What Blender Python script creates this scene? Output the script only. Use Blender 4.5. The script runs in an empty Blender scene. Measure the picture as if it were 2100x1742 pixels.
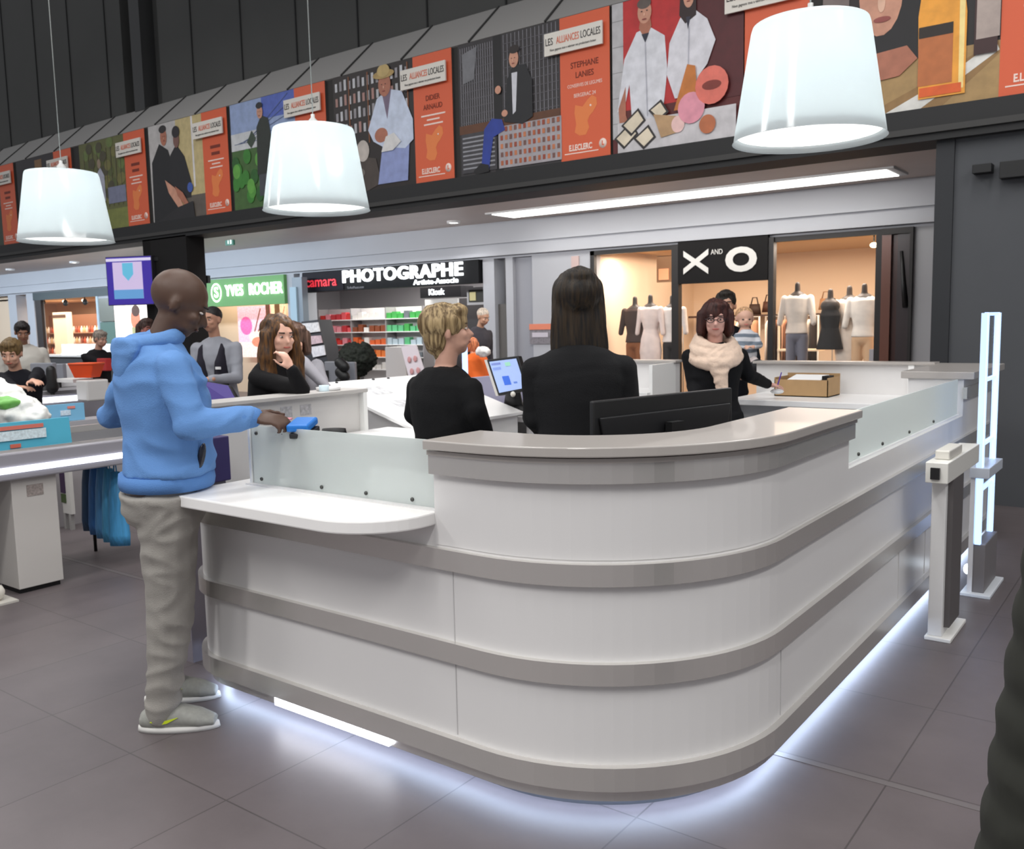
import bpy, bmesh, math, random
from mathutils import Vector, Matrix, noise
random.seed(7)
PI = math.pi
S = bpy.context.scene
COL = S.collection

# ------------------------------------------------------------------ camera, world, light, exposure
F_PX, CX, CY, HOR, ROLL, YAW, CAM_H = 1850.0, 1050.0, 871.0, 663.0, 0.0215, math.radians(36.983), 1.6
PITCH = math.atan((CY - HOR) * math.cos(ROLL) / F_PX)
FW = Vector((-math.sin(YAW) * math.cos(PITCH), math.cos(YAW) * math.cos(PITCH), -math.sin(PITCH)))
R0 = Vector((math.cos(YAW), math.sin(YAW), 0)); U0 = R0.cross(FW)
RT = R0 * math.cos(ROLL) - U0 * math.sin(ROLL); UP = U0 * math.cos(ROLL) + R0 * math.sin(ROLL)
EYE = Vector((0, 0, CAM_H))
cd = bpy.data.cameras.new('camera'); cam = bpy.data.objects.new('camera', cd); COL.objects.link(cam)
cd.sensor_fit = 'HORIZONTAL'; cd.sensor_width = 36; cd.lens = 36 * F_PX / 2100; cd.clip_end = 200
cd.dof.use_dof = True; cd.dof.focus_distance = 2.1; cd.dof.aperture_fstop = 11      # the photograph is slightly soft beyond the near desk corner
m = Matrix((RT, UP, -FW)).transposed().to_4x4(); m.translation = EYE
cam.matrix_world = m
S.camera = cam

def ray(x, y):
    return (FW * F_PX + RT * (x - CX) - UP * (y - CY)).normalized()
def at_depth(x, y, d):
    v = ray(x, y); return EYE + v * (d / v.dot(FW))
def at_z(x, y, z):
    v = ray(x, y); return EYE + v * ((z - CAM_H) / v.z)
def at_y(x, y, Y):
    v = ray(x, y); return EYE + v * (Y / v.y)
def at_x(x, y, X):
    v = ray(x, y); return EYE + v * (X / v.x)

w = bpy.data.worlds.new('world'); S.world = w; w.use_nodes = True
w.node_tree.nodes['Background'].inputs[0].default_value = (0.80, 0.82, 0.86, 1)
w.node_tree.nodes['Background'].inputs[1].default_value = 0.50
S.view_settings.view_transform = 'Standard'; S.view_settings.look = 'None'
S.view_settings.exposure = -0.08; S.view_settings.gamma = 1.0
S.cycles.use_denoising = True
S.cycles.max_bounces = 8; S.cycles.transparent_max_bounces = 12
S.cycles.sample_clamp_indirect = 6.0

def area(name, loc, sx, sy, power, col=(1, 1, 1), rot=(0, 0, 0)):
    l = bpy.data.lights.new(name, 'AREA'); l.shape = 'RECTANGLE'; l.size = sx; l.size_y = sy
    l.energy = power; l.color = col
    o = bpy.data.objects.new(name, l); COL.objects.link(o); o.location = loc; o.rotation_euler = rot
    return o
# unseen overhead area lights; front and right-hand ones added to brighten the desk
for (x, y, p) in ((-2.2, 1.0, 75), (-4.6, 3.6, 95), (-8.5, 2.5, 110), (-1.0, 5.2, 75), (-12.5, 3.5, 110), (0.8, -2.6, 190), (-3.2, -3.4, 230), (-7.5, -3.0, 190), (3.2, 2.2, 190), (4.0, 6.2, 90)):
    area('unseen_overhead_light', (x, y, 6.3), 0.5, 3.2, p, (1.0, 0.985, 0.96))
# area lights added out of view behind the beam, tilted to brighten the fascia
for x in (-6.3, -12.0, -17.5, -23.5, -29.0):
    area('hidden_fascia_wash', (x, 9.0, 3.30), 4.5, 0.4, 120 if x > -14 else 250, (1.0, 0.98, 0.97) if x > -14 else (0.74, 0.87, 1.0), (math.radians(50), 0, 0))

# ------------------------------------------------------------------ materials
def lin(c):
    if isinstance(c, str): c = tuple(int(c[i:i + 2], 16) for i in (0, 2, 4))
    return tuple(((v / 255) / 12.92 if v / 255 <= 0.04045 else ((v / 255 + 0.055) / 1.055) ** 2.4) for v in c[:3]) + (1,)
_M = {}
def mat(c, rough=0.6, metal=0.0, emit=0.0, bump=0.0, bscale=60.0, var=0.0, vscale=8.0, spec=0.5, name=None, coat=0.0, trans=0.0, stretch=None):
    key = (str(c), rough, metal, emit, bump, bscale, var, vscale, spec, coat, trans, stretch)
    if key in _M: return _M[key]
    m = bpy.data.materials.new(name or ('m_' + str(c))); m.use_nodes = True
    nt = m.node_tree; b = nt.nodes['Principled BSDF']
    L = lin(c)
    b.inputs['Base Color'].default_value = L; b.inputs['Roughness'].default_value = rough
    b.inputs['Metallic'].default_value = metal; b.inputs['Specular IOR Level'].default_value = spec
    b.inputs['Coat Weight'].default_value = coat; b.inputs['Transmission Weight'].default_value = trans
    if emit:
        b.inputs['Emission Color'].default_value = L; b.inputs['Emission Strength'].default_value = emit
    if bump or var:
        tc = nt.nodes.new('ShaderNodeTexCoord'); mp = nt.nodes.new('ShaderNodeMapping')
        nt.links.new(tc.outputs['Object'], mp.inputs[0])
        if stretch: mp.inputs['Scale'].default_value = stretch
    if bump:
        n = nt.nodes.new('ShaderNodeTexNoise'); n.inputs['Scale'].default_value = bscale; n.inputs['Detail'].default_value = 4
        nt.links.new(mp.outputs[0], n.inputs['Vector'])
        bp = nt.nodes.new('ShaderNodeBump'); bp.inputs['Strength'].default_value = bump; bp.inputs['Distance'].default_value = 0.01
        nt.links.new(n.outputs['Fac'], bp.inputs['Height']); nt.links.new(bp.outputs[0], b.inputs['Normal'])
    if var:
        n = nt.nodes.new('ShaderNodeTexNoise'); n.inputs['Scale'].default_value = vscale; n.inputs['Detail'].default_value = 5
        nt.links.new(mp.outputs[0], n.inputs['Vector'])
        r = nt.nodes.new('ShaderNodeMapRange'); r.inputs['From Min'].default_value = 0.3; r.inputs['From Max'].default_value = 0.7
        r.inputs['To Min'].default_value = 1 - var; r.inputs['To Max'].default_value = 1 + var
        nt.links.new(n.outputs['Fac'], r.inputs['Value'])
        mx = nt.nodes.new('ShaderNodeVectorMath'); mx.operation = 'SCALE'; mx.inputs[0].default_value = L[:3]
        nt.links.new(r.outputs[0], mx.inputs['Scale']); nt.links.new(mx.outputs[0], b.inputs['Base Color'])
        if emit: nt.links.new(mx.outputs[0], b.inputs['Emission Color'])
    _M[key] = m
    return m

def mat_print(name, rough=0.45, emit=0.0, grain=0.16, gs=22.0):
    """printed surface: colours come from the mesh's own colour layer, broken up by a fine noise"""
    key = (name, rough, emit, grain, gs)
    if key in _M: return _M[key]
    m = bpy.data.materials.new(name); m.use_nodes = True; nt = m.node_tree; b = nt.nodes['Principled BSDF']
    a = nt.nodes.new('ShaderNodeVertexColor'); a.layer_name = 'Col'
    tc = nt.nodes.new('ShaderNodeTexCoord')
    n = nt.nodes.new('ShaderNodeTexNoise'); n.inputs['Scale'].default_value = gs; n.inputs['Detail'].default_value = 6
    nt.links.new(tc.outputs['Object'], n.inputs['Vector'])
    r = nt.nodes.new('ShaderNodeMapRange'); r.inputs['From Min'].default_value = 0.35; r.inputs['From Max'].default_value = 0.65
    r.inputs['To Min'].default_value = 1 - grain; r.inputs['To Max'].default_value = 1 + grain
    nt.links.new(n.outputs['Fac'], r.inputs['Value'])
    mx = nt.nodes.new('ShaderNodeVectorMath'); mx.operation = 'SCALE'
    nt.links.new(a.outputs['Color'], mx.inputs[0]); nt.links.new(r.outputs[0], mx.inputs['Scale'])
    nt.links.new(mx.outputs[0], b.inputs['Base Color']); b.inputs['Roughness'].default_value = rough
    if emit:
        nt.links.new(mx.outputs[0], b.inputs['Emission Color']); b.inputs['Emission Strength'].default_value = emit
    _M[key] = m
    return m

def mat_glass(name, c=(235, 245, 242), alpha=0.12, rough=0.05):
    m = bpy.data.materials.new(name); m.use_nodes = True; nt = m.node_tree; b = nt.nodes['Principled BSDF']
    o = nt.nodes['Material Output']; t = nt.nodes.new('ShaderNodeBsdfTransparent'); mx = nt.nodes.new('ShaderNodeMixShader')
    b.inputs['Base Color'].default_value = lin(c); b.inputs['Roughness'].default_value = rough
    mx.inputs[0].default_value = alpha
    nt.links.new(t.outputs[0], mx.inputs[1]); nt.links.new(b.outputs[0], mx.inputs[2]); nt.links.new(mx.outputs[0], o.inputs[0])
    return m

def mat_frost(name):
    m = bpy.data.materials.new(name); m.use_nodes = True; nt = m.node_tree; nt.nodes.remove(nt.nodes['Principled BSDF'])
    o = nt.nodes['Material Output']
    d = nt.nodes.new('ShaderNodeBsdfDiffuse'); d.inputs[0].default_value = lin((232, 235, 234))
    t = nt.nodes.new('ShaderNodeBsdfTranslucent'); t.inputs[0].default_value = lin((236, 241, 240))
    r = nt.nodes.new('ShaderNodeBsdfRefraction'); r.inputs['Color'].default_value = lin((244, 250, 248)); r.inputs['Roughness'].default_value = 0.30; r.inputs['IOR'].default_value = 1.05
    a = nt.nodes.new('ShaderNodeMixShader'); a.inputs[0].default_value = 0.5
    bb = nt.nodes.new('ShaderNodeMixShader'); bb.inputs[0].default_value = 0.30
    nt.links.new(d.outputs[0], a.inputs[1]); nt.links.new(t.outputs[0], a.inputs[2])
    nt.links.new(a.outputs[0], bb.inputs[1]); nt.links.new(r.outputs[0], bb.inputs[2]); nt.links.new(bb.outputs[0], o.inputs[0])
    return m

def mat_floor():
    m = bpy.data.materials.new('floor_tiles'); m.use_nodes = True; nt = m.node_tree; b = nt.nodes['Principled BSDF']
    tc = nt.nodes.new('ShaderNodeTexCoord'); mp = nt.nodes.new('ShaderNodeMapping')
    mp.inputs['Location'].default_value = (1.36 + 0.6 * 60, -2.43 + 0.7 * 60, 0)
    nt.links.new(tc.outputs['Object'], mp.inputs[0])
    br = nt.nodes.new('ShaderNodeTexBrick'); br.offset = 0.0; br.squash = 1.0
    br.inputs['Scale'].default_value = 1.0; br.inputs['Mortar Size'].default_value = 0.0035; br.inputs['Mortar Smooth'].default_value = 0.3
    br.inputs['Brick Width'].default_value = 0.6; br.inputs['Row Height'].default_value = 0.7; br.inputs['Bias'].default_value = -0.4
    br.inputs['Color1'].default_value = lin((98, 90, 91)); br.inputs['Color2'].default_value = lin((91, 84, 86)); br.inputs['Mortar'].default_value = lin((74, 68, 68))
    nt.links.new(mp.outputs[0], br.inputs['Vector'])
    n = nt.nodes.new('ShaderNodeTexNoise'); n.inputs['Scale'].default_value = 1.6; n.inputs['Detail'].default_value = 8; n.inputs['Roughness'].default_value = 0.65
    nt.links.new(tc.outputs['Object'], n.inputs['Vector'])
    r = nt.nodes.new('ShaderNodeMapRange'); r.inputs['From Min'].default_value = 0.3; r.inputs['From Max'].default_value = 0.7; r.inputs['To Min'].default_value = 0.84; r.inputs['To Max'].default_value = 1.14
    nt.links.new(n.outputs['Fac'], r.inputs['Value'])
    mx = nt.nodes.new('ShaderNodeVectorMath'); mx.operation = 'SCALE'
    nt.links.new(br.outputs['Color'], mx.inputs[0]); nt.links.new(r.outputs[0], mx.inputs['Scale']); nt.links.new(mx.outputs[0], b.inputs['Base Color'])
    b.inputs['Roughness'].default_value = 0.42
    return m

def mat_brushed(name, c=(222, 219, 215), rough=0.27):
    m = bpy.data.materials.new(name); m.use_nodes = True; nt = m.node_tree; b = nt.nodes['Principled BSDF']
    b.inputs['Base Color'].default_value = lin(c); b.inputs['Metallic'].default_value = 0.70; b.inputs['Roughness'].default_value = rough
    b.inputs['Anisotropic'].default_value = 0.5
    tc = nt.nodes.new('ShaderNodeTexCoord'); mp = nt.nodes.new('ShaderNodeMapping'); mp.inputs['Scale'].default_value = (2, 2, 260)
    nt.links.new(tc.outputs['Object'], mp.inputs[0])
    n = nt.nodes.new('ShaderNodeTexNoise'); n.inputs['Scale'].default_value = 3
    nt.links.new(mp.outputs[0], n.inputs['Vector'])
    bp = nt.nodes.new('ShaderNodeBump'); bp.inputs['Strength'].default_value = 0.04; bp.inputs['Distance'].default_value = 0.001
    nt.links.new(n.outputs['Fac'], bp.inputs['Height']); nt.links.new(bp.outputs[0], b.inputs['Normal'])
    return m

M_WHITE = mat((224, 222, 221), 0.32, name='white_laminate', var=0.015, vscale=1.2)
M_STEEL = mat_brushed('brushed_steel')
M_BLACK = mat((15, 15, 17), 0.5, name='black_plastic')
M_DARK = mat((46, 47, 48), 0.75, name='dark_grey_paint', var=0.06, vscale=2)
M_GREY = mat((150, 148, 146), 0.5, name='grey_paint')
M_GLASS = mat_glass('clear_glass', (120, 124, 122), 0.05)
M_FROST = mat_frost('frosted_acrylic')
M_LED = mat((205, 225, 255), 0.5, emit=15.0, name='led_strip')
M_LEDW = mat((240, 244, 255), 0.5, emit=6.0, name='led_white')
M_TOP = mat((176, 170, 165), 0.28, name='beige_grey_laminate', coat=0.2)

# ------------------------------------------------------------------ object helpers
def wloc(o):
    v = Vector(o.location); p = o.parent
    while p: v += Vector(p.location); p = p.parent
    return v
def tag(o, label=None, cat=None, group=None, kind=None):
    if label: o['label'] = label
    if cat: o['category'] = cat
    if group: o['group'] = group
    if kind: o['kind'] = kind
    return o
def thing(name, loc, label, cat, group=None, parent=None):
    o = bpy.data.objects.new(name, None); COL.objects.link(o); o.location = loc
    o.empty_display_size = 0.1
    return tag(o, label, cat, group)
def link_mesh(name, me, parent=None, base=None):
    """mesh is in world coordinates; make it local to its parent (or to its own base)"""
    o = bpy.data.objects.new(name, me); COL.objects.link(o)
    if parent is not None:
        off = wloc(parent); me.transform(Matrix.Translation(-off)); o.parent = parent
    elif base is not None:
        me.transform(Matrix.Translation(-Vector(base))); o.location = base
    return o

class MB:
    def __init__(s): s.bm = bmesh.new(); s.cl = None
    def _col(s, faces, c):
        if c is None: return
        if s.cl is None: s.cl = s.bm.loops.layers.float_color.new('Col')
        L = lin(c)
        for f in faces:
            for l in f.loops: l[s.cl] = L
    def face(s, pts, c=None):
        f = s.bm.faces.new([s.bm.verts.new(p) for p in pts]); s._col([f], c); return f
    def box(s, a, b, c=None, rot=None, piv=None):
        x0, y0, z0 = a; x1, y1, z1 = b
        P = [Vector(p) for p in ((x0, y0, z0), (x1, y0, z0), (x1, y1, z0), (x0, y1, z0), (x0, y0, z1), (x1, y0, z1), (x1, y1, z1), (x0, y1, z1))]
        if rot is not None:
            pv = Vector(piv) if piv is not None else sum(P, Vector()) / 8
            P = [rot @ (p - pv) + pv for p in P]
        v = [s.bm.verts.new(p) for p in P]
        fs = [s.bm.faces.new([v[i] for i in q]) for q in ((0, 3, 2, 1), (4, 5, 6, 7), (0, 1, 5, 4), (1, 2, 6, 5), (2, 3, 7, 6), (3, 0, 4, 7))]
        s._col(fs, c); return s
    def prism(s, poly, vec, c=None):
        """extrude 3-D polygon by vec"""
        vec = Vector(vec); a = [s.bm.verts.new(Vector(p)) for p in poly]; b = [s.bm.verts.new(Vector(p) + vec) for p in poly]
        fs = [s.bm.faces.new(a[::-1]), s.bm.faces.new(b)]
        n = len(a)
        for i in range(n): fs.append(s.bm.faces.new((a[i], a[(i + 1) % n], b[(i + 1) % n], b[i])))
        s._col(fs, c); return s
    def tube(s, pts, r, n=10, c=None, r1=None, cap=True):
        pts = [Vector(p) for p in pts]; rings = []
        m = len(pts)
        for i, p in enumerate(pts):
            d = (pts[min(i + 1, m - 1)] - pts[max(i - 1, 0)]).normalized()
            u = d.orthogonal().normalized() if i == 0 else (u - d * u.dot(d)).normalized()
            v = d.cross(u)
            rr = r if r1 is None else r + (r1 - r) * i / max(1, m - 1)
            rings.append([s.bm.verts.new(p + (u * math.cos(2 * PI * k / n) + v * math.sin(2 * PI * k / n)) * rr) for k in range(n)])
        fs = []
        for a, b in zip(rings, rings[1:]):
            for k in range(n): fs.append(s.bm.faces.new((a[k], a[(k + 1) % n], b[(k + 1) % n], b[k])))
        if cap: fs += [s.bm.faces.new(rings[0][::-1]), s.bm.faces.new(rings[-1])]
        for f in fs: f.smooth = True
        s._col(fs, c); return s
    def lathe(s, cen, prof, n=32, c=None, cap=False):
        cen = Vector(cen); rings = []
        for r, z in prof: rings.append([s.bm.verts.new(cen + Vector((r * math.cos(2 * PI * k / n), r * math.sin(2 * PI * k / n), z))) for k in range(n)])
        fs = []
        for a, b in zip(rings, rings[1:]):
            for k in range(n): fs.append(s.bm.faces.new((a[k], a[(k + 1) % n], b[(k + 1) % n], b[k])))
        if cap: fs += [s.bm.faces.new(rings[0][::-1]), s.bm.faces.new(rings[-1])]
        for f in fs: f.smooth = True
        s._col(fs, c); return s
    def ell(s, cen, rad, frame=None, n=2, c=None):
        mt = Matrix.Translation(Vector(cen)) @ (frame.to_4x4() if frame is not None else Matrix.Identity(4)) @ Matrix.Diagonal((*rad, 1))
        r = bmesh.ops.create_icosphere(s.bm, subdivisions=n, radius=1, matrix=mt)
        fs = {f for v in r['verts'] for f in v.link_faces}
        for f in fs: f.smooth = True
        s._col(fs, c); return s
    def loft(s, rings, n=20, c=None):
        """rings: (center, U, V) with the half axes as vectors"""
        R = []
        for cen, U, V in rings:
            R.append([s.bm.verts.new(Vector(cen) + U * math.cos(2 * PI * k / n) + V * math.sin(2 * PI * k / n)) for k in range(n)])
        fs = []
        for a, b in zip(R, R[1:]):
            for k in range(n): fs.append(s.bm.faces.new((a[k], a[(k + 1) % n], b[(k + 1) % n], b[k])))
        fs += [s.bm.faces.new(R[0][::-1]), s.bm.faces.new(R[-1])]
        for f in fs: f.smooth = True
        s._col(fs, c); return s
    def cap(s, p0, p1, r0, r1=None, n=12):
        """tapered capsule"""
        p0, p1 = Vector(p0), Vector(p1); r1 = r0 if r1 is None else r1
        d = p1 - p0
        if d.length < 1e-5: return s.ell(p0, (r0,) * 3)
        d.normalize(); u = d.orthogonal().normalized(); v = d.cross(u)
        rg = []
        for t in (0.15, 0.5, 0.85): rg.append((p0 - d * r0 * math.cos(t * PI / 2), u * r0 * math.sin(t * PI / 2), v * r0 * math.sin(t * PI / 2)))
        rg += [(p0, u * r0, v * r0), (p1, u * r1, v * r1)]
        for t in (0.85, 0.5, 0.15): rg.append((p1 + d * r1 * math.cos(t * PI / 2), u * r1 * math.sin(t * PI / 2), v * r1 * math.sin(t * PI / 2)))
        return s.loft(rg, n)
    def mesh(s, name, m, bev=0.0):
        bmesh.ops.recalc_face_normals(s.bm, faces=s.bm.faces)
        if bev:
            es = [e for e in s.bm.edges if len(e.link_faces) == 2 and e.calc_face_angle(0) > 0.7]
            bmesh.ops.bevel(s.bm, geom=es, offset=bev, segments=2, profile=0.5, affect='EDGES')
        me = bpy.data.meshes.new(name); s.bm.to_mesh(me); s.bm.free()
        me.materials.append(m)
        return me
    def build(s, name, m, parent=None, base=None, bev=0.0):
        return link_mesh(name, s.mesh(name, m, bev), parent, base)
    def blob(s, name, m, parent=None, voxel=0.01, smooth=4, wrinkle=None, base=None):
        """fuse all shapes into one continuous surface"""
        me = s.mesh(name, m)
        o = bpy.data.objects.new('tmp', me); COL.objects.link(o)
        r = o.modifiers.new('r', 'REMESH'); r.mode = 'VOXEL'; r.voxel_size = voxel; r.use_smooth_shade = True
        q = o.modifiers.new('s', 'SMOOTH'); q.factor = 0.5; q.iterations = smooth
        dg = bpy.context.evaluated_depsgraph_get()
        nm = bpy.data.meshes.new_from_object(o.evaluated_get(dg)); nm.name = name
        bpy.data.objects.remove(o); bpy.data.meshes.remove(me)
        if wrinkle:
            ns = [v.normal.copy() for v in nm.vertices]
            for v, nn in zip(nm.vertices, ns): v.co += nn * wrinkle(v.co)
        nm.update()
        for p in nm.polygons: p.use_smooth = True
        return link_mesh(name, nm, parent, base)

def box(name, a, b, m, parent=None, bev=0.0, **k):
    a2 = tuple(min(x, y) for x, y in zip(a, b)); b2 = tuple(max(x, y) for x, y in zip(a, b))
    base = None if parent is not None else ((a2[0] + b2[0]) / 2, (a2[1] + b2[1]) / 2, a2[2])
    o = MB().box(a2, b2).build(name, m, parent, base, bev)
    return tag(o, k.get('label'), k.get('category'), k.get('group')) if k else o
def struct(name, a, b, m, parent=None):
    o = box(name, a, b, m, parent); o['kind'] = 'structure'; return o

def text(s, size, m, loc, rot, parent=None, name='lettering', ext=0.004, sx=1.0, bold=0.0, align='CENTER', sp=1.0):
    c = bpy.data.curves.new(name, 'FONT'); c.body = s; c.size = size; c.extrude = ext; c.offset = bold
    c.align_x = align; c.align_y = 'CENTER'; c.resolution_u = 4; c.space_character = sp
    t = bpy.data.objects.new('tmp', c); COL.objects.link(t)
    dg = bpy.context.evaluated_depsgraph_get(); dg.update()
    me = bpy.data.meshes.new_from_object(t.evaluated_get(dg)); me.name = name
    bpy.data.objects.remove(t)
    me.transform(Matrix.Translation(loc) @ rot.to_4x4() @ Matrix.Diagonal((sx, 1, 1, 1)))
    me.materials.clear(); me.materials.append(m)
    return link_mesh(name, me, parent, loc if parent is None else None)
FACE_S = Matrix.Rotation(PI / 2, 3, 'X')          # text that faces -Y
def rotz(a): return Matrix.Rotation(a, 3, 'Z')
def rotx(a): return Matrix.Rotation(a, 3, 'X')
def copy_tree(o, parent=None):
    c = o.copy(); COL.objects.link(c); c.parent = parent
    for ch in o.children: copy_tree(ch, c)
    return c

class Paint:
    """flat printed picture in the XZ plane facing -Y: origin x0,z0, size w,h; each layer 1 mm in front of the last"""
    def __init__(s, x0, z0, w, h, y, frame=None):
        s.x0, s.z0, s.w, s.h, s.y = x0, z0, w, h, y; s.mb = MB(); s.k = 0; s.j = 0; s.frame = frame; s.hold = False
    def P(s, u, v, k):
        p = Vector((s.x0 + min(1, max(0, u)) * s.w, s.y - k * 0.001, s.z0 + min(1, max(0, v)) * s.h))
        return s.frame @ p if s.frame is not None else p
    def poly(s, pts, c):
        s.j = s.j + .06 if s.hold else 0; s.mb.face([s.P(u, v, s.k + s.j) for u, v in pts], c); s.k += 0 if s.hold else 1; return s
    def rect(s, u0, v0, u1, v1, c):
        return s.poly(((u0, v0), (u1, v0), (u1, v1), (u0, v1)), c)
    def ell(s, u, v, a, b, c, rot=0):
        asp = s.w / s.h
        pts = []
        for i in range(18):
            t = 2 * PI * i / 18; x = a * math.cos(t); y = b * math.sin(t) / asp
            pts.append((u + x * math.cos(rot) - y * math.sin(rot), v + (x * math.sin(rot) + y * math.cos(rot)) * asp))
        return s.poly(pts, c)
    def line(s, u0, v0, u1, v1, t, c):
        asp = s.w / s.h; d = Vector((u1 - u0, (v1 - v0) / asp)); n = Vector((-d.y, d.x)).normalized() * t / 2
        return s.poly(((u0 + n.x, v0 + n.y * asp), (u1 + n.x, v1 + n.y * asp), (u1 - n.x, v1 - n.y * asp), (u0 - n.x, v0 - n.y * asp)), c)
    def build(s, name, parent, m): return s.mb.build(name, m, parent)

# ------------------------------------------------------------------ the setting
o = MB().box((-36, -6, -0.1), (8, 18.6, 0)).build('floor', mat_floor()); o['kind'] = 'structure'
struct('trim_1', (-12, 3.09, 0.0), (3, 3.12, 0.0015), mat((104, 98, 98), 0.4))       # expansion joint in the paving
WX, WY = -1.64, 8.35                                                                   # left edge and plane of the dark wall
struct('wall_right', (WX, WY, 0), (8, WY + 0.3, 3.03), mat((78, 80, 84), 0.7, var=0.05, vscale=1.5))
struct('trim_2', (WX - 0.14, WY - 0.03, 0), (WX, WY + 0.32, 3.03), mat((40, 42, 46), 0.6))
struct('trim_3', (-34, WY - 0.10, 3.03), (8, WY + 0.35, 3.30), mat((30, 30, 31), 0.6))  # black beam under the posters
struct('trim_4', (-34, WY + 0.0, 3.30), (8, WY + 0.35, 4.80), mat((50, 48, 46), 0.7))   # fascia carrying the posters
struct('trim_5', (-34, WY - 0.13, 3.09), (8, WY - 0.10, 3.14), mat((58, 57, 56), 0.6))
# sloped coping above the posters, with seams
mb = MB(); mb.prism([(-34, WY - 0.02, 4.80), (-34, WY + 0.56, 5.33), (-34, WY + 0.60, 5.28), (-34, WY + 0.1, 4.74)], (42, 0, 0))
o = mb.build('trim_6', mat((152, 149, 146), 0.65)); o['kind'] = 'structure'
mb = MB()
for i in range(32):
    x = -3.6 - i * 1.06
    for a in (0,): mb.prism([(x, WY - 0.035, 4.81), (x, WY + 0.555, 5.345), (x, WY + 0.56, 5.33), (x, WY - 0.02, 4.795)], (0.022, 0, 0))
o = mb.build('trim_7', mat((58, 57, 56), 0.7)); o['kind'] = 'structure'
# dark cladding above
mb = MB(); mb.box((-36, WY + 0.60, 5.2), (-14.95, WY + 0.8, 9.5)); mb.box((-13.85, WY + 0.60, 5.2), (8, WY + 0.8, 9.5)); mb.box((-14.95, WY + 0.78, 5.2), (-13.85, WY + 0.95, 9.5))
o = mb.build('wall_upper', mat((76, 76, 74), 0.8, var=0.05, vscale=1.0)); o['kind'] = 'structure'
mb = MB()
for i in range(26):
    x = -4.2 - i * 1.25
    if -15.1 < x < -13.8: continue
    mb.box((x, WY + 0.585, 5.3), (x + 0.02, WY + 0.60, 9.5))
o = mb.build('trim_8', mat((34, 34, 34), 0.8)); o['kind'] = 'structure'
struct('trim_9', (-14.55, WY + 0.52, 5.3), (-14.25, WY + 0.78, 9.5), mat((62, 62, 62), 0.6))
# gallery beyond: ceiling, shop row
struct('ceiling', (-36, WY + 0.35, 3.40), (3, 13.2, 3.5), mat((196, 182, 173), 0.5, var=0.03, vscale=2))
WALLC = mat((176, 178, 184), 0.6, name='gallery_white', var=0.02, vscale=1.0)
SH = 13.0
struct('wall_back', (-36, SH, 2.76), (1, SH + 0.3, 3.40), WALLC)
struct('trim_10', (-36, SH - 0.10, 2.80), (1, SH, 2.86), WALLC)
struct('trim_11', (-36, SH - 0.05, 3.02), (1, SH, 3.05), WALLC)
struct('trim_12', (-3.06, SH, 0), (1, SH + 0.3, 2.76), mat((165, 166, 170), 0.6, name='pier'))
# piers between the shops: x0, x1
for i, (a, b) in enumerate(((-10.38, -10.12), (-9.86, -9.70), (-9.28, -8.07), (-15.86, -15.62), (-23.7, -23.05), (-27.75, -27.3), (-28.9, -28.4), (-21.4, -21.0), (-15.42, -15.26))):
    struct('trim_%d' % (13 + i), (a, SH, 0), (b, SH + 0.3, 2.76), WALLC)
struct('trim_22', (-9.70, SH + 0.08, 0), (-9.28, SH + 0.3, 2.76), mat((150, 152, 160), 0.6))
struct('trim_23', (-10.12, SH + 0.1, 0.0), (-9.86, SH + 0.25, 1.95), mat((98, 96, 94), 0.7))
struct('trim_24', (-8.45, SH - 0.02, 0.0), (-8.30, SH, 2.70), mat((196, 172, 168), 0.6))
struct('wall_far', (-36, 18.3, 0), (3, 18.6, 3.5), mat((90, 85, 80), 0.8))
# tall dark column under the beam
COLX0, COLX1 = -13.35, -12.38
struct('trim_25', (COLX0, WY - 0.10, 0), (COLX1, WY + 0.22, 3.05), mat((34, 33, 33), 0.8, spec=.2))
struct('trim_26', (COLX0 - 0.22, WY - 0.1, 0), (COLX0, WY + 0.3, 3.05), mat((24, 23, 23), 0.8, spec=.2))

# ceiling lights of the gallery
t = thing('linear_ceiling_light', (-6.3, 12.15, 3.36), 'long white linear light set in the gallery ceiling', 'ceiling light')
box('frame', (-9.35, 11.80, 3.375), (-3.0, 12.52, 3.40), mat((200, 200, 200), 0.5), t)
box('diffuser', (-9.25, 11.86, 3.365), (-3.1, 12.46, 3.378), mat((255, 252, 246), 0.5, emit=5.5), t)
for (x, y, s) in ((-10.45, 12.3, 'beside the long linear light'), (-22.9, 12.0, 'nearer to the column of the two at the left'), (-26.4, 12.0, 'farthest left in the gallery ceiling')):
    t = thing('downlight', (x, y, 3.36), 'small round ceiling downlight ' + s, 'ceiling light', 'round downlights')
    MB().lathe((x, y, 3.36), [(0.07, 0.03), (0.10, 0.0), (0.115, 0.0), (0.12, 0.04)], 20).build('trim_ring', mat((225, 225, 225), 0.3), t)
    MB().lathe((x, y, 3.37), [(0.001, 0.0), (0.08, 0.0), (0.08, 0.02), (0.001, 0.02)], 20).build('lamp', mat((255, 252, 246), 0.5, emit=14), t)
    l = bpy.data.lights.new('downlight_lamp', 'SPOT'); l.energy = 60; l.spot_size = 2.4; l.spot_blend = 1; l.shadow_soft_size = 0.08
    lo = bpy.data.objects.new('downlight_lamp', l); COL.objects.link(lo); lo.location = (x, y, 3.34)

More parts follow.
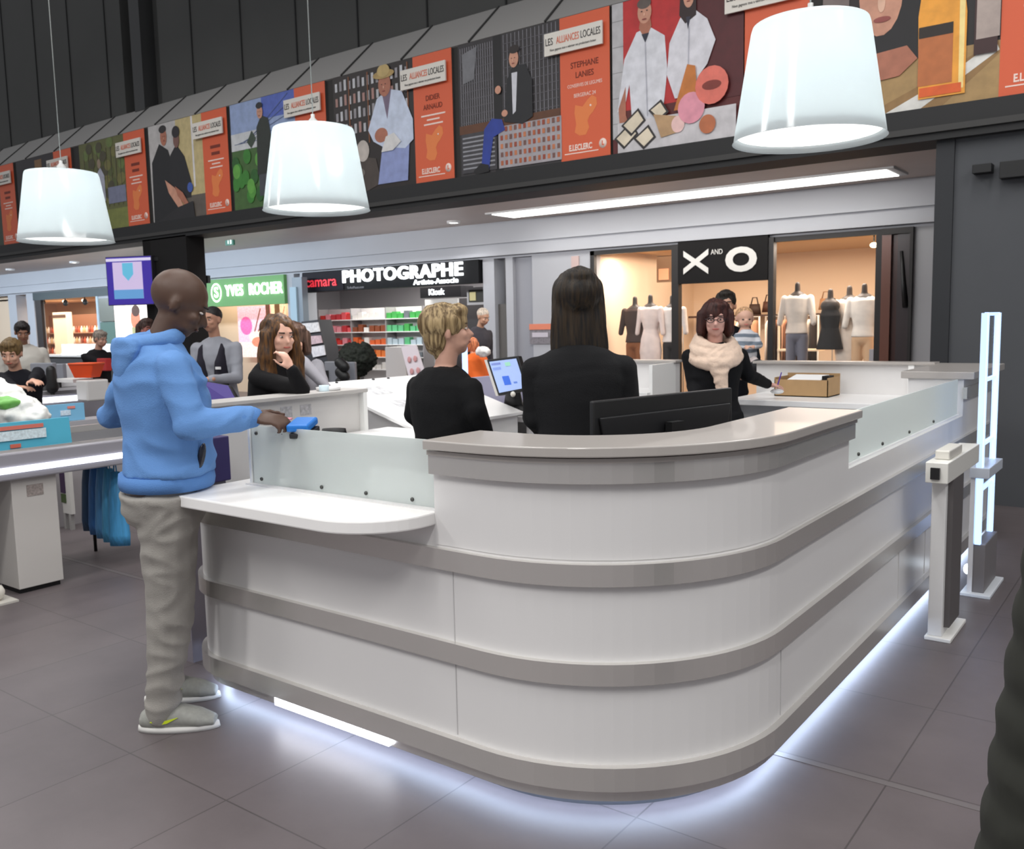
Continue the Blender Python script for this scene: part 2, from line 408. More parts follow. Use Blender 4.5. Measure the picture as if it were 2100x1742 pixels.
# ------------------------------------------------------------------ posters
M_PIC = mat_print('poster_print', 0.5, grain=0.10, gs=9)
ORG = (222, 98, 60)
M_ORG = mat(ORG, 0.5); M_CARD = mat((232, 226, 216), 0.5); M_TXG = mat((70, 66, 64), 0.6); M_TXR = mat((226, 120, 90), 0.6)
M_TXD = mat((122, 44, 26), 0.6); M_TXW = mat((250, 226, 214), 0.6); M_MAP = mat((236, 132, 72), 0.55)
PH, PZ = 1.48, 3.31
SK1, SK2 = (206, 150, 125), (176, 112, 88)
def pface(p, u, v, a):
    c = (70, 44, 38); p.ell(u - a * .42, v + a * .12, a * .14, a * .09, c); p.ell(u + a * .42, v + a * .12, a * .14, a * .09, c); p.ell(u, v - a * .35, a * .12, a * .22, (226, 176, 150)); p.ell(u, v - a * .95, a * .38, a * .10, (140, 66, 60))
def pic_butchers(p):
    p.rect(0, 0, 1, 1, (92, 30, 30)); p.rect(.09, .28, .62, 1, (190, 44, 44)); p.rect(0, .1, .09, 1, (188, 186, 188))
    p.hold = True
    for i in range(5): p.rect(.0, .2 + i * .17, .09, .205 + i * .17, (150, 148, 150))
    p.hold = False; p.k += 1 + int(p.j)
    p.rect(.62, .25, 1, 1, (84, 26, 30))
    p.rect(.55, .2, .63, .5, (60, 30, 34))
    p.poly(((.04, .28), (.10, .62), (.20, .78), (.30, .80), (.42, .72), (.44, .5), (.42, .34), (.40, .2), (.16, .2), (.14, .45), (.10, .30)), (222, 222, 228))
    p.poly(((.05, .30), (.11, .44), (.11, .25), (.14, .17), (.06, .17)), SK2)
    p.poly(((.22, .80), (.27, .72), (.32, .80), (.30, .9), (.24, .9)), SK2); p.poly(((.24, .76), (.27, .70), (.30, .76)), (40, 44, 60))
    p.ell(.265, .90, .055, .075, SK1); p.ell(.262, .955, .055, .035, (96, 84, 78))
    p.line(.27, .70, .285, .22, .006, (180, 180, 190)); pface(p, .265, .90, .05)
    p.poly(((.44, .46), (.46, .66), (.54, .80), (.62, .86), (.74, .76), (.80, .62), (.74, .48), (.68, .42), (.66, .30), (.50, .30)), (224, 222, 228))
    p.poly(((.545, 1), (.535, .82), (.58, .76), (.66, .80), (.66, 1)), (44, 26, 26)); p.ell(.605, .93, .04, .075, SK1); p.poly(((.585, .80), (.60, .72), (.62, .80)), (50, 50, 66)); pface(p, .605, .93, .036)
    p.line(.61, .74, .60, .36, .006, (180, 180, 190))
    p.rect(.05, 0, .95, .20, (206, 202, 204))
    for (a, b, c, d) in ((.02, .05, .22, .16), (.08, .13, .28, .24), (.18, .03, .36, .12), (.30, .20, .46, .27)):
        p.poly(((a, b + .05), (a + .08, b - .03), (c, d - .05), (c - .06, d + .04)), (46, 40, 40)); p.poly(((a + .02, b + .05), (a + .085, b - .01), (c - .02, d - .045), (c - .065, d + .02)), (226, 212, 188))
    p.poly(((.34, .22), (.54, .18), (.54, .08), (.40, .06)), (186, 150, 110)); p.ell(.53, .13, .05, .055, (236, 196, 190))
    p.poly(((.50, .22), (.60, .50), (.66, .48), (.68, .22)), (196, 118, 52)); p.ell(.63, .22, .10, .10, (226, 150, 166)); p.ell(.78, .34, .12, .12, (226, 116, 100)); p.ell(.78, .34, .07, .03, (130, 50, 40)); p.ell(.75, .10, .06, .06, (190, 110, 70))
def pic_boxes(p):
    p.rect(0, 0, 1, 1, (52, 48, 50)); p.rect(.36, .0, .44, 1, (22, 20, 22)); p.hold = True
    for i in range(15): p.rect(.02 + i * .0235, .38, .026 + i * .0235, .97, (138, 136, 142))
    for i in range(14): p.rect(.46 + i * .038, .38, .467 + i * .038, .99, (128, 126, 132))
    for j in range(10): p.rect(.02, .40 + j * .058, .35, .405 + j * .058, (96, 94, 98))
    for j in range(10): p.rect(.46, .40 + j * .058, .98, .405 + j * .058, (92, 90, 94))
    p.hold = False; p.k += 1 + int(p.j)
    p.poly(((.04, .92), (.20, .96), (.16, .72), (.05, .70)), (120, 120, 124))
    p.rect(0, .32, .99, .385, (96, 58, 34)); p.rect(.02, .02, .38, .32, (64, 62, 66)); p.hold = True
    for j in range(8): p.rect(.03, .05 + j * .033, .36, .062 + j * .033, (150, 150, 156))
    p.hold = False; p.k += 1 + int(p.j)
    p.rect(.40, .02, 1, .33, (168, 162, 166)); p.hold = True
    for j in range(5):
        for i in range(13): p.rect(.42 + i * .045, .04 + j * .062, .445 + i * .045, .075 + j * .062, ((176, 96, 60), (150, 70, 50), (196, 120, 80), (120, 84, 76))[(i + j * 3) % 4])
    p.hold = False; p.k += 1 + int(p.j)
    p.poly(((.44, .38), (.47, .30), (.35, .26), (.30, .03), (.22, .03), (.26, .33), (.34, .40)), (40, 62, 150)); p.poly(((.14, .03), (.22, .08), (.30, .06), (.30, .01), (.16, .0)), (24, 22, 24))
    p.poly(((.46, .36), (.50, .66), (.56, .76), (.68, .74), (.74, .62), (.74, .36), (.64, .32)), (26, 26, 30)); p.poly(((.545, .70), (.55, .40), (.58, .42), (.60, .70)), (214, 214, 220))
    p.ell(.47, .42, .03, .025, SK1); p.ell(.41, .60, .03, .03, SK1); p.ell(.57, .80, .045, .065, SK1); p.ell(.575, .865, .05, .03, (40, 30, 28)); pface(p, .565, .80, .036)
def pic_hat(p):
    p.rect(0, 0, 1, 1, (38, 30, 28)); p.hold = True
    for j in range(4):
        for i in range(16):
            if i > 8 and j < 1: continue
            p.rect(.03 + i * .058, .50 + j * .125, .06 + i * .058, .57 + j * .125 + (i % 3) * .01, ((186, 186, 190), (150, 146, 150), (168, 128, 120), (200, 200, 204))[(i * 2 + j) % 4])
    for i in range(4): p.rect(.2 + i * .24, .4, .215 + i * .24, .98, (126, 74, 40))
    p.hold = False; p.k += 1 + int(p.j)
    p.poly(((.02, .02), (.30, .30), (.52, .26), (.58, .05), (.4, .0), (0, 0)), (74, 64, 58)); p.ell(.36, .34, .08, .09, (196, 186, 178)); p.ell(.18, .28, .08, .05, (160, 158, 160)); p.ell(.26, .16, .12, .05, (120, 112, 104))
    p.poly(((.54, .04), (.62, .40), (.94, .42), (.90, .04)), (146, 158, 206)); p.poly(((.44, .50), (.56, .74), (.70, .80), (.86, .76), (.98, .52), (.98, .36), (.88, .30), (.62, .34), (.50, .40)), (206, 216, 236))
    p.poly(((.62, .80), (.68, .56), (.74, .80)), (120, 104, 126)); p.ell(.60, .44, .08, .06, SK2); p.ell(.66, .84, .075, .095, SK2); pface(p, .65, .84, .052)
    p.ell(.655, .925, .13, .035, (176, 148, 92)); p.ell(.655, .955, .075, .05, (196, 170, 112)); p.poly(((.60, .30), (.66, .42), (.76, .44), (.84, .36), (.74, .30)), (224, 222, 220))
def pic_greenhouse(p):
    p.rect(0, 0, 1, 1, (70, 104, 52)); p.rect(0, .56, 1, 1, (150, 168, 206)); p.rect(.5, .8, 1, 1, (84, 104, 186)); p.rect(0, .56, .6, .72, (206, 208, 210))
    for i in range(5): p.line(.05 + i * .05, .62, .9, .62 + i * .09, .006, (90, 104, 140))
    p.hold = True
    for i in range(26): p.ell(random.uniform(.02, .8), random.uniform(.05, .5), .06, .07, random.choice(((60, 130, 48), (84, 150, 60), (44, 96, 40), (100, 168, 70))))
    p.hold = False; p.k += 1 + int(p.j)
    p.rect(.42, .1, .56, .35, (70, 74, 80)); p.poly(((.40, .3), (.42, .74), (.50, .84), (.60, .80), (.64, .60), (.60, .3)), (44, 50, 44)); p.poly(((.26, .62), (.34, .72), (.40, .64), (.32, .56)), (60, 74, 60))
    p.ell(.48, .87, .045, .06, SK1); p.ell(.475, .93, .05, .03, (34, 34, 38)); pface(p, .475, .87, .036)
def pic_twomen(p):
    p.rect(0, 0, 1, 1, (190, 186, 184)); p.rect(.52, 0, 1, 1, (198, 180, 130)); p.rect(.80, .3, .83, 1, (226, 222, 222)); p.rect(.6, 0, 1, .22, (96, 88, 80))
    p.poly(((.02, 0), (.04, .62), (.20, .80), (.36, .72), (.46, .5), (.5, .2), (.48, 0)), (24, 23, 25)); p.poly(((.34, .3), (.40, .66), (.52, .76), (.66, .62), (.76, .36), (.74, .2), (.46, .2)), (30, 28, 31))
    p.ell(.29, .86, .06, .09, SK2); p.ell(.28, .94, .07, .04, (40, 34, 34)); pface(p, .30, .86, .042); p.ell(.53, .80, .055, .08, (120, 84, 76)); p.ell(.53, .88, .07, .06, (38, 32, 36))
    p.poly(((.28, .42), (.46, .32), (.62, .10), (.56, .06), (.34, .28)), SK1); p.poly(((.46, .34), (.60, .26), (.70, .14), (.66, .10), (.50, .24)), SK2); p.ell(.74, .30, .05, .05, (64, 92, 170)); p.poly(((.1, 0), (.5, .12), (.78, .16), (.8, 0)), (34, 32, 34))
def pic_forest(p):
    p.rect(0, 0, 1, 1, (98, 100, 54)); p.rect(0, 0, 1, .22, (122, 128, 62)); p.hold = True
    for i in range(40): p.ell(random.uniform(.04, .96), random.uniform(.3, .96), .07, .06, random.choice(((84, 92, 44), (116, 112, 58), (74, 70, 46), (104, 120, 60))))
    for i in range(9): p.rect(.1 + i * .1, .25, .11 + i * .1, .9, (78, 66, 50))
    p.hold = False; p.k += 1 + int(p.j)
    p.rect(.6, .28, .98, .46, (122, 126, 150)); p.poly(((.33, .32), (.36, .62), (.46, .70), (.54, .60), (.54, .32)), (176, 178, 192)); p.rect(.40, .1, .50, .34, (150, 160, 140)); p.ell(.44, .74, .04, .055, (150, 130, 110))
def pic_dark(p):
    p.rect(0, 0, 1, 1, (40, 33, 36)); p.rect(.5, .4, .68, .96, (132, 96, 56)); p.poly(((.1, 0), (.12, .6), (.3, .72), (.44, .5), (.46, 0)), (58, 56, 66)); p.ell(.24, .72, .06, .08, (120, 96, 90)); p.ell(.44, .6, .05, .07, (156, 120, 104)); p.rect(.6, 0, 1, .35, (66, 48, 52))
def pic_green2(p):
    p.rect(0, 0, 1, 1, (52, 62, 46)); p.rect(0, .5, 1, 1, (82, 86, 80)); p.ell(.5, .5, .12, .3, (40, 38, 40)); p.ell(.5, .72, .05, .06, SK2)
def pic_bottles(p):
    p.rect(0, 0, 1, 1, (34, 30, 30)); p.rect(0, 0, 1, .30, (170, 138, 90)); p.poly(((.25, 0), (.60, .14), (.98, .30), (1, .24), (.7, .0)), (150, 116, 72)); p.poly(((.38, .0), (.70, .14), (.97, .30), (.99, .25), (.58, .0)), (224, 222, 216))
    p.poly(((.10, .28), (.14, .60), (.34, .48), (.56, .72), (.62, .28)), (28, 26, 28)); p.rect(0, .55, .16, 1, (120, 108, 104))
    p.ell(.345, .66, .125, .22, SK1); p.ell(.33, .90, .14, .10, (150, 146, 144)); p.ell(.29, .70, .026, .02, (50, 40, 40)); p.ell(.40, .71, .026, .02, (50, 40, 40)); p.ell(.35, .62, .022, .05, (228, 184, 158)); p.ell(.355, .53, .05, .016, (150, 76, 70))
    p.poly(((.12, .26), (.26, .34), (.50, .36), (.56, .28), (.46, .20), (.2, .18)), SK2)
    p.poly(((.57, .05), (.56, .50), (.60, .80), (.62, 1), (.76, 1), (.78, .80), (.82, .48), (.82, .05)), (240, 164, 60)); p.poly(((.785, .08), (.78, .6), (.81, .6), (.81, .08)), (252, 226, 150)); p.rect(.565, .12, .75, .40, (188, 110, 62)); p.rect(.565, .38, .75, .44, (40, 30, 24)); p.rect(.575, .06, .80, .11, (222, 96, 40))
    p.poly(((.86, .24), (.86, .60), (.90, .8), (.90, 1), (.98, 1), (.98, .24)), (60, 34, 34)); p.rect(.87, .32, .99, .58, (176, 160, 152)); p.rect(.87, .58, .99, .63, (70, 60, 56))
POST = [(-0.72, pic_bottles, ('ANDRE', ''), 'showing an old man leaning behind orange juice bottles'),
        (-2.86, pic_butchers, ('PASCAL', 'DUPUY'), 'showing two butchers in white coats behind meats'),
        (-4.91, pic_boxes, ('STEPHANE', 'LANIES'), 'showing a man in jeans seated on stacked jars'),
        (-7.03, pic_hat, ('DIDIER', 'ARNAUD'), 'showing a man in a straw hat and pale shirt'),
        (-9.20, pic_greenhouse, ('', ''), 'showing a grower standing in a greenhouse'),
        (-11.30, pic_twomen, ('', ''), 'showing two men dressed in black at work'),
        (-13.43, pic_forest, ('', ''), 'showing a figure in white among olive green trees'),
        (-15.72, pic_dark, ('', ''), 'showing a dark market scene with a brown panel'),
        (-17.85, pic_green2, ('', ''), 'leftmost in the row, cut by the photo edge')]
for i, (xr, pic, nm, lab) in enumerate(POST):
    W = 2.02; x0 = xr - W; y = WY - 0.03
    t = thing('poster', (xr - W / 2, y, PZ), 'orange striped wall poster ' + lab, 'poster', 'producer posters above the gallery opening')
    box('backing_board', (x0, y + 0.001, PZ), (xr, y + 0.03, PZ + PH), mat((70, 66, 64), 0.6), t)
    p = Paint(x0, PZ, W - 0.60, PH, y); pic(p); p.build('picture', t, M_PIC)
    st = box('stripe', (xr - 0.61, y - 0.004, PZ), (xr, y + 0.0, PZ + PH), M_ORG, t)
    cz = PZ + PH * 0.83; cx = xr - 0.42
    tc_ = box('title_card', (cx - 0.36, y - 0.05, cz - 0.115), (cx + 0.36, y - 0.03, cz + 0.115), M_CARD, t)
    text('LES', .105, M_TXG, (cx - .295, y - .052, cz + .02), FACE_S, tc_, 'title_lettering', .002, .66)
    text('ALLIANCES', .105, M_TXR, (cx - .06, y - .052, cz + .02), FACE_S, tc_, 'title_lettering', .002, .54)
    text('LOCALES', .105, M_TXG, (cx + .22, y - .052, cz + .02), FACE_S, tc_, 'title_lettering', .002, .56)
    text('Nous gagnons tous a valoriser nos producteurs locaux', .036, M_TXG, (cx, y - .052, cz - .065), FACE_S, tc_, 'tagline_lettering', .001, .72)
    sx = xr - 0.305
    if nm[0]:
        text(nm[0], .085, M_TXD, (sx, y - .006, PZ + PH * .655), FACE_S, st, 'name_lettering', .001, .85, .001)
        if nm[1]: text(nm[1], .085, M_TXD, (sx, y - .006, PZ + PH * .585), FACE_S, st, 'name_lettering', .001, .85, .001)
    else:
        q = MB()
        for k in range(2): q.box((sx - .12 + k * .02, y - .006, PZ + PH * (.635 - k * .065)), (sx + .12 - k * .02, y - .0045, PZ + PH * (.665 - k * .065)))
        q.build('name_lettering', M_TXD, st)
    if i == 2:
        text('CONSERVES DE LEGUMES', .05, M_TXW, (sx, y - .006, PZ + PH * .515), FACE_S, st, 'trade_lettering', .001, .75)
        text('BERGERAC 24', .055, M_TXW, (sx, y - .006, PZ + PH * .445), FACE_S, st, 'trade_lettering', .001, .8)
    else:
        q = MB()
        for k, ww in enumerate((.19, .10, .15)): q.box((sx - ww, y - .006, PZ + PH * (.515 - k * .035)), (sx + ww, y - .0045, PZ + PH * (.527 - k * .035)))
        q.build('trade_lettering', M_TXW, st)
    q = MB(); pts = [(-.13, .02), (-.11, .10), (-.13, .22), (-.12, .30), (-.03, .27), (.03, .33), (.09, .37), (.14, .34), (.15, .27), (.10, .20), (.06, .17), (.03, .12), (.05, .05), (.01, -.02), (-.07, -.02)]
    q.prism([(sx + a, y - .0045, PZ + PH * .18 + b) for a, b in pts], (0, -.001, 0)); q.build('map_outline', M_MAP, st)
    q = MB(); q.ell((sx + .07, y - .006, PZ + PH * .18 + .27), (.012, .003, .012)); q.build('map_dot', M_TXW, st)
    text('E.LECLERC', .085, M_TXW, (sx - .06, y - .006, PZ + PH * .085), FACE_S, st, 'brand_lettering', .001, .72, .003)
    q = MB()
    q.loft([((sx + .215, y - .0045, PZ + PH * .09), Vector((.046, 0, 0)), Vector((0, 0, .05))), ((sx + .215, y - .006, PZ + PH * .09), Vector((.046, 0, 0)), Vector((0, 0, .05)))], 24); q.build('round_emblem', M_TXW, st)
    text('L', .06, M_ORG, (sx + .215, y - .007, PZ + PH * .09), FACE_S, st, 'emblem_letter', .001, .8, .004)
    q = MB(); q.box((sx - .26, y - .006, PZ + PH * .045), (sx + .16, y - .0045, PZ + PH * .052)); q.build('tagline_rule', M_TXW, st)

# ------------------------------------------------------------------ pendant lamps
def mat_shade():
    m = bpy.data.materials.new('lamp_shade_opal'); m.use_nodes = True; nt = m.node_tree; nt.nodes.remove(nt.nodes['Principled BSDF'])
    o = nt.nodes['Material Output']
    d = nt.nodes.new('ShaderNodeBsdfDiffuse'); d.inputs[0].default_value = lin((188, 194, 196))
    t = nt.nodes.new('ShaderNodeBsdfTranslucent'); t.inputs[0].default_value = lin((226, 233, 236))
    g = nt.nodes.new('ShaderNodeBsdfGlossy'); g.inputs['Roughness'].default_value = 0.12
    a = nt.nodes.new('ShaderNodeMixShader'); a.inputs[0].default_value = 0.45
    b = nt.nodes.new('ShaderNodeMixShader'); b.inputs[0].default_value = 0.05
    nt.links.new(d.outputs[0], a.inputs[1]); nt.links.new(t.outputs[0], a.inputs[2]); nt.links.new(a.outputs[0], b.inputs[1]); nt.links.new(g.outputs[0], b.inputs[2]); nt.links.new(b.outputs[0], o.inputs[0])
    return m
M_SHADE = mat_shade()
for (px, py, wd, D, lab) in ((1658, 288, 305, .66, 'over the rounded desk corner, nearest to the camera'), (650, 432, 217, .66, 'in front of the greenhouse poster, middle of the row'), (137, 496, 184, .66, 'above the checkout tills, farthest left')):
    c = at_depth(px, py, D * 1850 / wd); c.z = {305: 2.395, 217: 2.34, 184: 2.29}[wd]
    c = at_depth(px, py, D * 1850 / wd)
    R = D / 2; Hh = D * 0.745
    t = thing('pendant_lamp', tuple(c), 'big white tapered pendant lamp ' + lab, 'pendant lamp', 'white drum pendant lamps')
    MB().lathe(c, [(R, 0), (R * .985, .004), (R * .76, Hh - .02), (R * .74, Hh), (.03, Hh + .012), (.03, Hh + .006), (R * .735, Hh - .008), (R * .75, Hh - .026), (R * .975, .006), (R, 0)], 48).build('lamp_shade', M_SHADE, t)
    MB().lathe(c, [(.001, .03), (R * .93, .03), (R * .93, .034), (.001, .034)], 40).build('diffuser', mat((255, 253, 248), 0.5, emit=2.2), t)
    MB().tube([c + Vector((0, 0, Hh + .01)), c + Vector((0, 0, 6.5 - c.z))], .0035, 8).build('cable', mat((170, 175, 172), 0.4), t)
    MB().lathe(c + Vector((0, 0, Hh)), [(.035, 0), (.03, .05), (.012, .07), (.012, .09), (.001, .09)], 16).build('cable_cap', mat((200, 200, 198), 0.3), t)
    for dz, e in ((Hh * .76, 34.0),):
        l = bpy.data.lights.new('bulb', 'POINT'); l.energy = e; l.shadow_soft_size = .10; l.color = (1, 0.985, 0.95)
        lo = bpy.data.objects.new('bulb_light', l); COL.objects.link(lo); lo.location = (c.x, c.y, c.z + dz)
    l = bpy.data.lights.new('lamp_down', 'SPOT'); l.energy = 60; l.spot_size = 2.2; l.spot_blend = .8; l.shadow_soft_size = .25
    lo = bpy.data.objects.new('lamp_down_light', l); COL.objects.link(lo); lo.location = (c.x, c.y, c.z - .02)

# ------------------------------------------------------------------ the desk
YF, XR, RAD = 2.24, -1.10, 0.72
def path(off, xl, y1, leftr=0.0, n=18):
    """outer line of the front desk from its left end round the corner to y1, pushed outward by off"""
    pts = []
    if leftr:
        cx, cy = xl + leftr, YF + leftr
        for i in range(n + 1):
            a = PI + (PI / 2) * i / n; pts.append((cx + (leftr + off) * math.cos(a), cy + (leftr + off) * math.sin(a)))
    else: pts.append((xl, YF - off))
    cx, cy = XR - RAD, YF + RAD
    for i in range(n + 1):
        a = -PI / 2 + (PI / 2) * i / n; pts.append((cx + (RAD + off) * math.cos(a), cy + (RAD + off) * math.sin(a)))
    pts.append((XR + off, y1)); return pts
def sweep(name, parent, m, o0, o1, z0, z1, xl, y1, leftr=0.0, bev=0.0, split=False):
    A = path(o0, xl, y1, leftr); B = path(o1, xl, y1, leftr); mb = MB(); bm = mb.bm
    rows = [[bm.verts.new((x, y, z)) for x, y in P] for P, z in ((A, z0), (B, z0), (B, z1), (A, z1))]
    n = len(A)
    for r in range(4):
        a, b = rows[r], rows[(r + 1) % 4]
        for i in range(n - 1): bm.faces.new((a[i], a[i + 1], b[i + 1], b[i]))
    bm.faces.new([rows[r][0] for r in range(4)]); bm.faces.new([rows[r][-1] for r in range(4)])
    o = mb.build(name, m, parent, None, bev)
    return o
XL, YE = -3.62, 7.10
desk = thing('reception_desk', (-2.0, 3.5, 0), 'long white reception desk with rounded corner and steel bands', 'reception desk')
sweep('plinth', desk, mat((70, 70, 74), 0.5), -0.10, -0.14, 0.0, 0.075, XL, YE, .34)
sweep('kick_trim', desk, M_STEEL, -0.01, -0.05, 0.062, 0.112, XL, YE, .34)
sweep('lower_band', desk, M_STEEL, 0.025, -0.03, 0.112, 0.19, XL, YE, .34)
sweep('lower_panel', desk, M_WHITE, 0.0, -0.03, 0.19, 0.46, XL, YE, .34)
sweep('middle_band', desk, M_STEEL, 0.022, -0.03, 0.46, 0.53, XL, YE, .34)
sweep('middle_panel', desk, M_WHITE, 0.0, -0.03, 0.53, 0.78, XL, YE, .34)
sweep('upper_band', desk, M_STEEL, 0.022, -0.03, 0.78, 0.85, XL, YE, .34)
sweep('upper_panel', desk, M_WHITE, 0.0, -0.03, 0.85, 0.975, -3.05, 6.06)
YC, XC = 3.74, -2.02
sweep('corner_panel', desk, M_WHITE, 0.003, -0.03, 0.86, 1.105, XC, YC)
sweep('corner_band', desk, M_STEEL, 0.028, -0.03, 1.105, 1.17, XC, YC)
sweep('corner_ledge', desk, M_TOP, 0.035, -0.24, 1.17, 1.185, XC, YC)
sweep('countertop', desk, M_TOP, 0.055, -0.25, 1.19, 1.222, XC, YC, bev=.004)
MB().box((XC, YF + .25, .85), (XC + .02, YF + .02, 1.19)).build('end_cap', M_WHITE, desk)
MB().box((XR - .25, YC - .02, .85), (XR - .01, YC, 1.19)).build('end_cap', M_WHITE, desk)
for y in (3.0, 4.6, 5.15): MB().box((XR - .001, y, .2), (XR + .0025, y + .003, .46)).build('panel_joint', mat((196, 194, 194), .6), desk)
MB().box((-1.95, YF - .0025, .2), (-1.947, YF + .001, .78)).build('panel_joint', mat((200, 198, 198), .6), desk)
# raised far end of the right side
b = MB().box((XR - .32, 6.06, .85), (XR, YE, 1.20)).build('end_block', M_WHITE, desk)
MB().box((XR - .36, 6.04, 1.20), (XR + .06, YE + .05, 1.245)).build('end_top', M_TOP, desk, bev=.004)
MB().box((XR - .001, 6.05, 1.08), (XR + .022, YE, 1.15)).build('end_band', M_STEEL, desk)
# light strip under the desk
sweep('light_strip', desk, M_LED, -0.055, -0.085, 0.046, 0.060, XL, YE, .34)
MB().box((-2.93, YF + .008, .066), (-2.28, YF - .006, .104)).build('reflection_glow_strip', mat((240, 244, 255), .5, emit=8), desk)  # glowing strip added in place of a bright reflection on the kick trim
# white shelf
q = MB(); pts = []
x0, x1, yf, yb, zs = -3.16, -2.02, 1.95, 2.235, .925
for i in range(7):
    a = PI + PI / 2 * i / 6; pts.append((x0 + .08 + .08 * math.cos(a), yf + .08 + .08 * math.sin(a), zs))
for i in range(11):
    a = -PI / 2 + PI / 2 * i / 10; pts.append((x1 - .27 + .27 * math.cos(a), yf + .25 + .25 * math.sin(a), zs))
pts += [(x1, yb, zs), (-2.02, 2.36, zs), (-3.16, 2.36, zs)]
q.prism(pts, (0, 0, .045)); q.build('counter_shelf', mat((244, 242, 240), .3), desk, bev=.006)
MB().box((-3.1, YF + .1, .86), (-2.1, YF + .3, .925)).build('shelf_support', M_WHITE, desk)
# frosted screens
t = thing('glass_screen', (-2.52, YF + .04, .97), 'frosted screen standing behind the white projecting shelf', 'glass screen', 'frosted screens on the desk')
MB().box((-3.04, YF + .03, .97), (-2.02, YF + .036, 1.21)).build('pane', M_FROST, t)
MB().box((-3.052, YF + .024, .97), (-3.04, YF + .042, 1.212)).build('edge_trim', mat((236, 236, 236), .3), t)
for x in (-2.98, -2.62, -2.38, -2.15): MB().ell((x, YF + .026, .995), (.008, .006, .008)).build('fixing_bolt', mat((90, 90, 88), .4, 1), t)
MB().ell((-3.0, YF + .026, 1.18), (.008, .006, .008)).build('fixing_bolt', mat((90, 90, 88), .4, 1), t)
t = thing('glass_screen', (XR - .03, 4.9, .975), 'frosted screen along the right side beyond the raised corner', 'glass screen', 'frosted screens on the desk')
MB().box((XR - .036, YC, .975), (XR - .030, 6.05, 1.20)).build('pane', M_FROST, t)
MB().box((XR - .045, YC, .965), (XR - .02, 6.05, .985)).build('edge_trim', mat((240, 240, 240), .3), t)
for y in (3.98, 4.36, 4.86, 5.4): MB().ell((XR - .026, y, 1.005), (.006, .009, .009)).build('fixing_bolt', mat((90, 90, 88), .4, 1), t)
# inner work surfaces
t = thing('work_desk', (-1.5, 3.0, 0), 'white inner work desk hidden behind the raised corner', 'desk')
sweep('desktop', t, M_WHITE, -0.06, -0.62, .72, .75, -2.04, 5.9)
sweep('back_panel', t, M_WHITE, -0.06, -0.08, .1, .72, -2.04, 5.9)
for (x, y) in ((-2.0, 2.8), (-1.75, 5.8), (-1.2, 5.8)): MB().box((x, y, 0), (x + .04, y + .04, .72)).build('leg', M_GREY, t)

# back run of the island
t = thing('back_counter', (-2.0, 6.8, 0), 'white back counter with a raised rear panel right of the seated gap', 'counter'); t['label'] = 'white back counter carrying the cardboard box, right of the entrance gap'
MB().box((-2.80, 7.02, 0), (-1.10, 7.10, 1.235)).build('rear_panel', M_WHITE, t)
MB().box((-2.82, 6.98, 1.235), (-1.46, 7.14, 1.255)).build('top_cap', M_TOP, t, bev=.003)
MB().box((-2.72, 6.25, .97), (-1.43, 7.02, 1.01)).build('worktop', mat((240, 239, 238), .3), t, bev=.003)
MB().box((-2.72, 6.32, 0), (-2.69, 7.02, .97)).build('side_panel', M_WHITE, t)
MB().box((-2.69, 6.40, .05), (-1.45, 6.42, .97)).build('front_panel', mat((196, 198, 198), .22, coat=.3), t)
MB().box((-1.64, 6.99, 1.01), (-1.60, 7.02, 1.235)).build('post', mat((250, 250, 248), .3), t)
for x in (-2.05, -1.98): MB().ell((x, 6.395, .93), (.012, .01, .012)).build('lock', mat((90, 90, 90), .3, 1), t)
t = thing('back_counter', (-4.0, 6.8, 0), 'white back counter left of the entrance gap, behind the long-haired woman', 'counter')
MB().box((-4.66, 7.02, 0), (-3.52, 7.10, 1.235)).build('rear_panel', M_WHITE, t)
MB().box((-4.68, 6.98, 1.235), (-3.50, 7.14, 1.255)).build('top_cap', M_TOP, t, bev=.003)
MB().box((-4.62, 6.55, .97), (-3.54, 7.02, 1.01)).build('worktop', mat((240, 239, 238), .3), t, bev=.003)
MB().box((-3.55, 6.60, 0), (-3.52, 7.02, 1.235)).build('side_panel', mat((246, 246, 244), .3), t)
MB().box((-4.6, 6.64, .05), (-3.55, 6.66, .97)).build('front_panel', mat((200, 200, 200), .3), t)
# left side: partition with papers, sloped display, flat worktop
t = thing('side_partition', (-4.12, 3.3, 0), 'off-white side partition with faint notices, where the red-haired woman leans', 'partition')
MB().box((-4.20, 2.72, 0), (-4.06, 3.86, 1.20)).build('panel', mat((206, 203, 200), .4), t)
MB().box((-4.24, 2.70, 1.20), (-4.02, 3.88, 1.222)).build('top_cap', mat((188, 184, 180), .4), t, bev=.003)
for k, (y, z) in enumerate(((3.0, 1.12), (3.12, 1.12), (3.24, 1.13), (3.38, 1.13), (3.14, 1.03), (3.26, 1.03))):
    MB().box((-4.06, y, z - .03), (-4.057, y + .08, z + .03)).build('notice', mat((180, 178, 180), .5, var=.25, vscale=60), t)
MB().box((-4.06, 3.84, .9), (-4.02, 3.87, 1.2)).build('end_post', mat((235, 235, 232), .35), t)
t = thing('sloped_display', (-4.3, 4.6, 0), 'white sloped display counter with printed sheets left of the short-haired woman', 'display counter')
MB().prism([(-4.66, 4.12, 0), (-4.66, 4.12, 1.20), (-3.88, 4.12, .95), (-3.88, 4.12, 0)], (0, 1.10, 0)).build('body', mat((236, 235, 234), .35), t)
q = MB(); q.prism([(-4.70, 4.08, 1.205), (-4.70, 4.08, 1.225), (-3.84, 4.08, .962), (-3.84, 4.08, .942)], (0, 1.16, 0)); q.build('sloped_top', mat((248, 247, 246), .3), t)
def slope_pt(u, v, lift=.002):    # u 0..1 down the slope, v along y
    return Vector((-4.70 + .86 * u, 4.08 + 1.16 * v, 1.225 - .263 * u + lift))
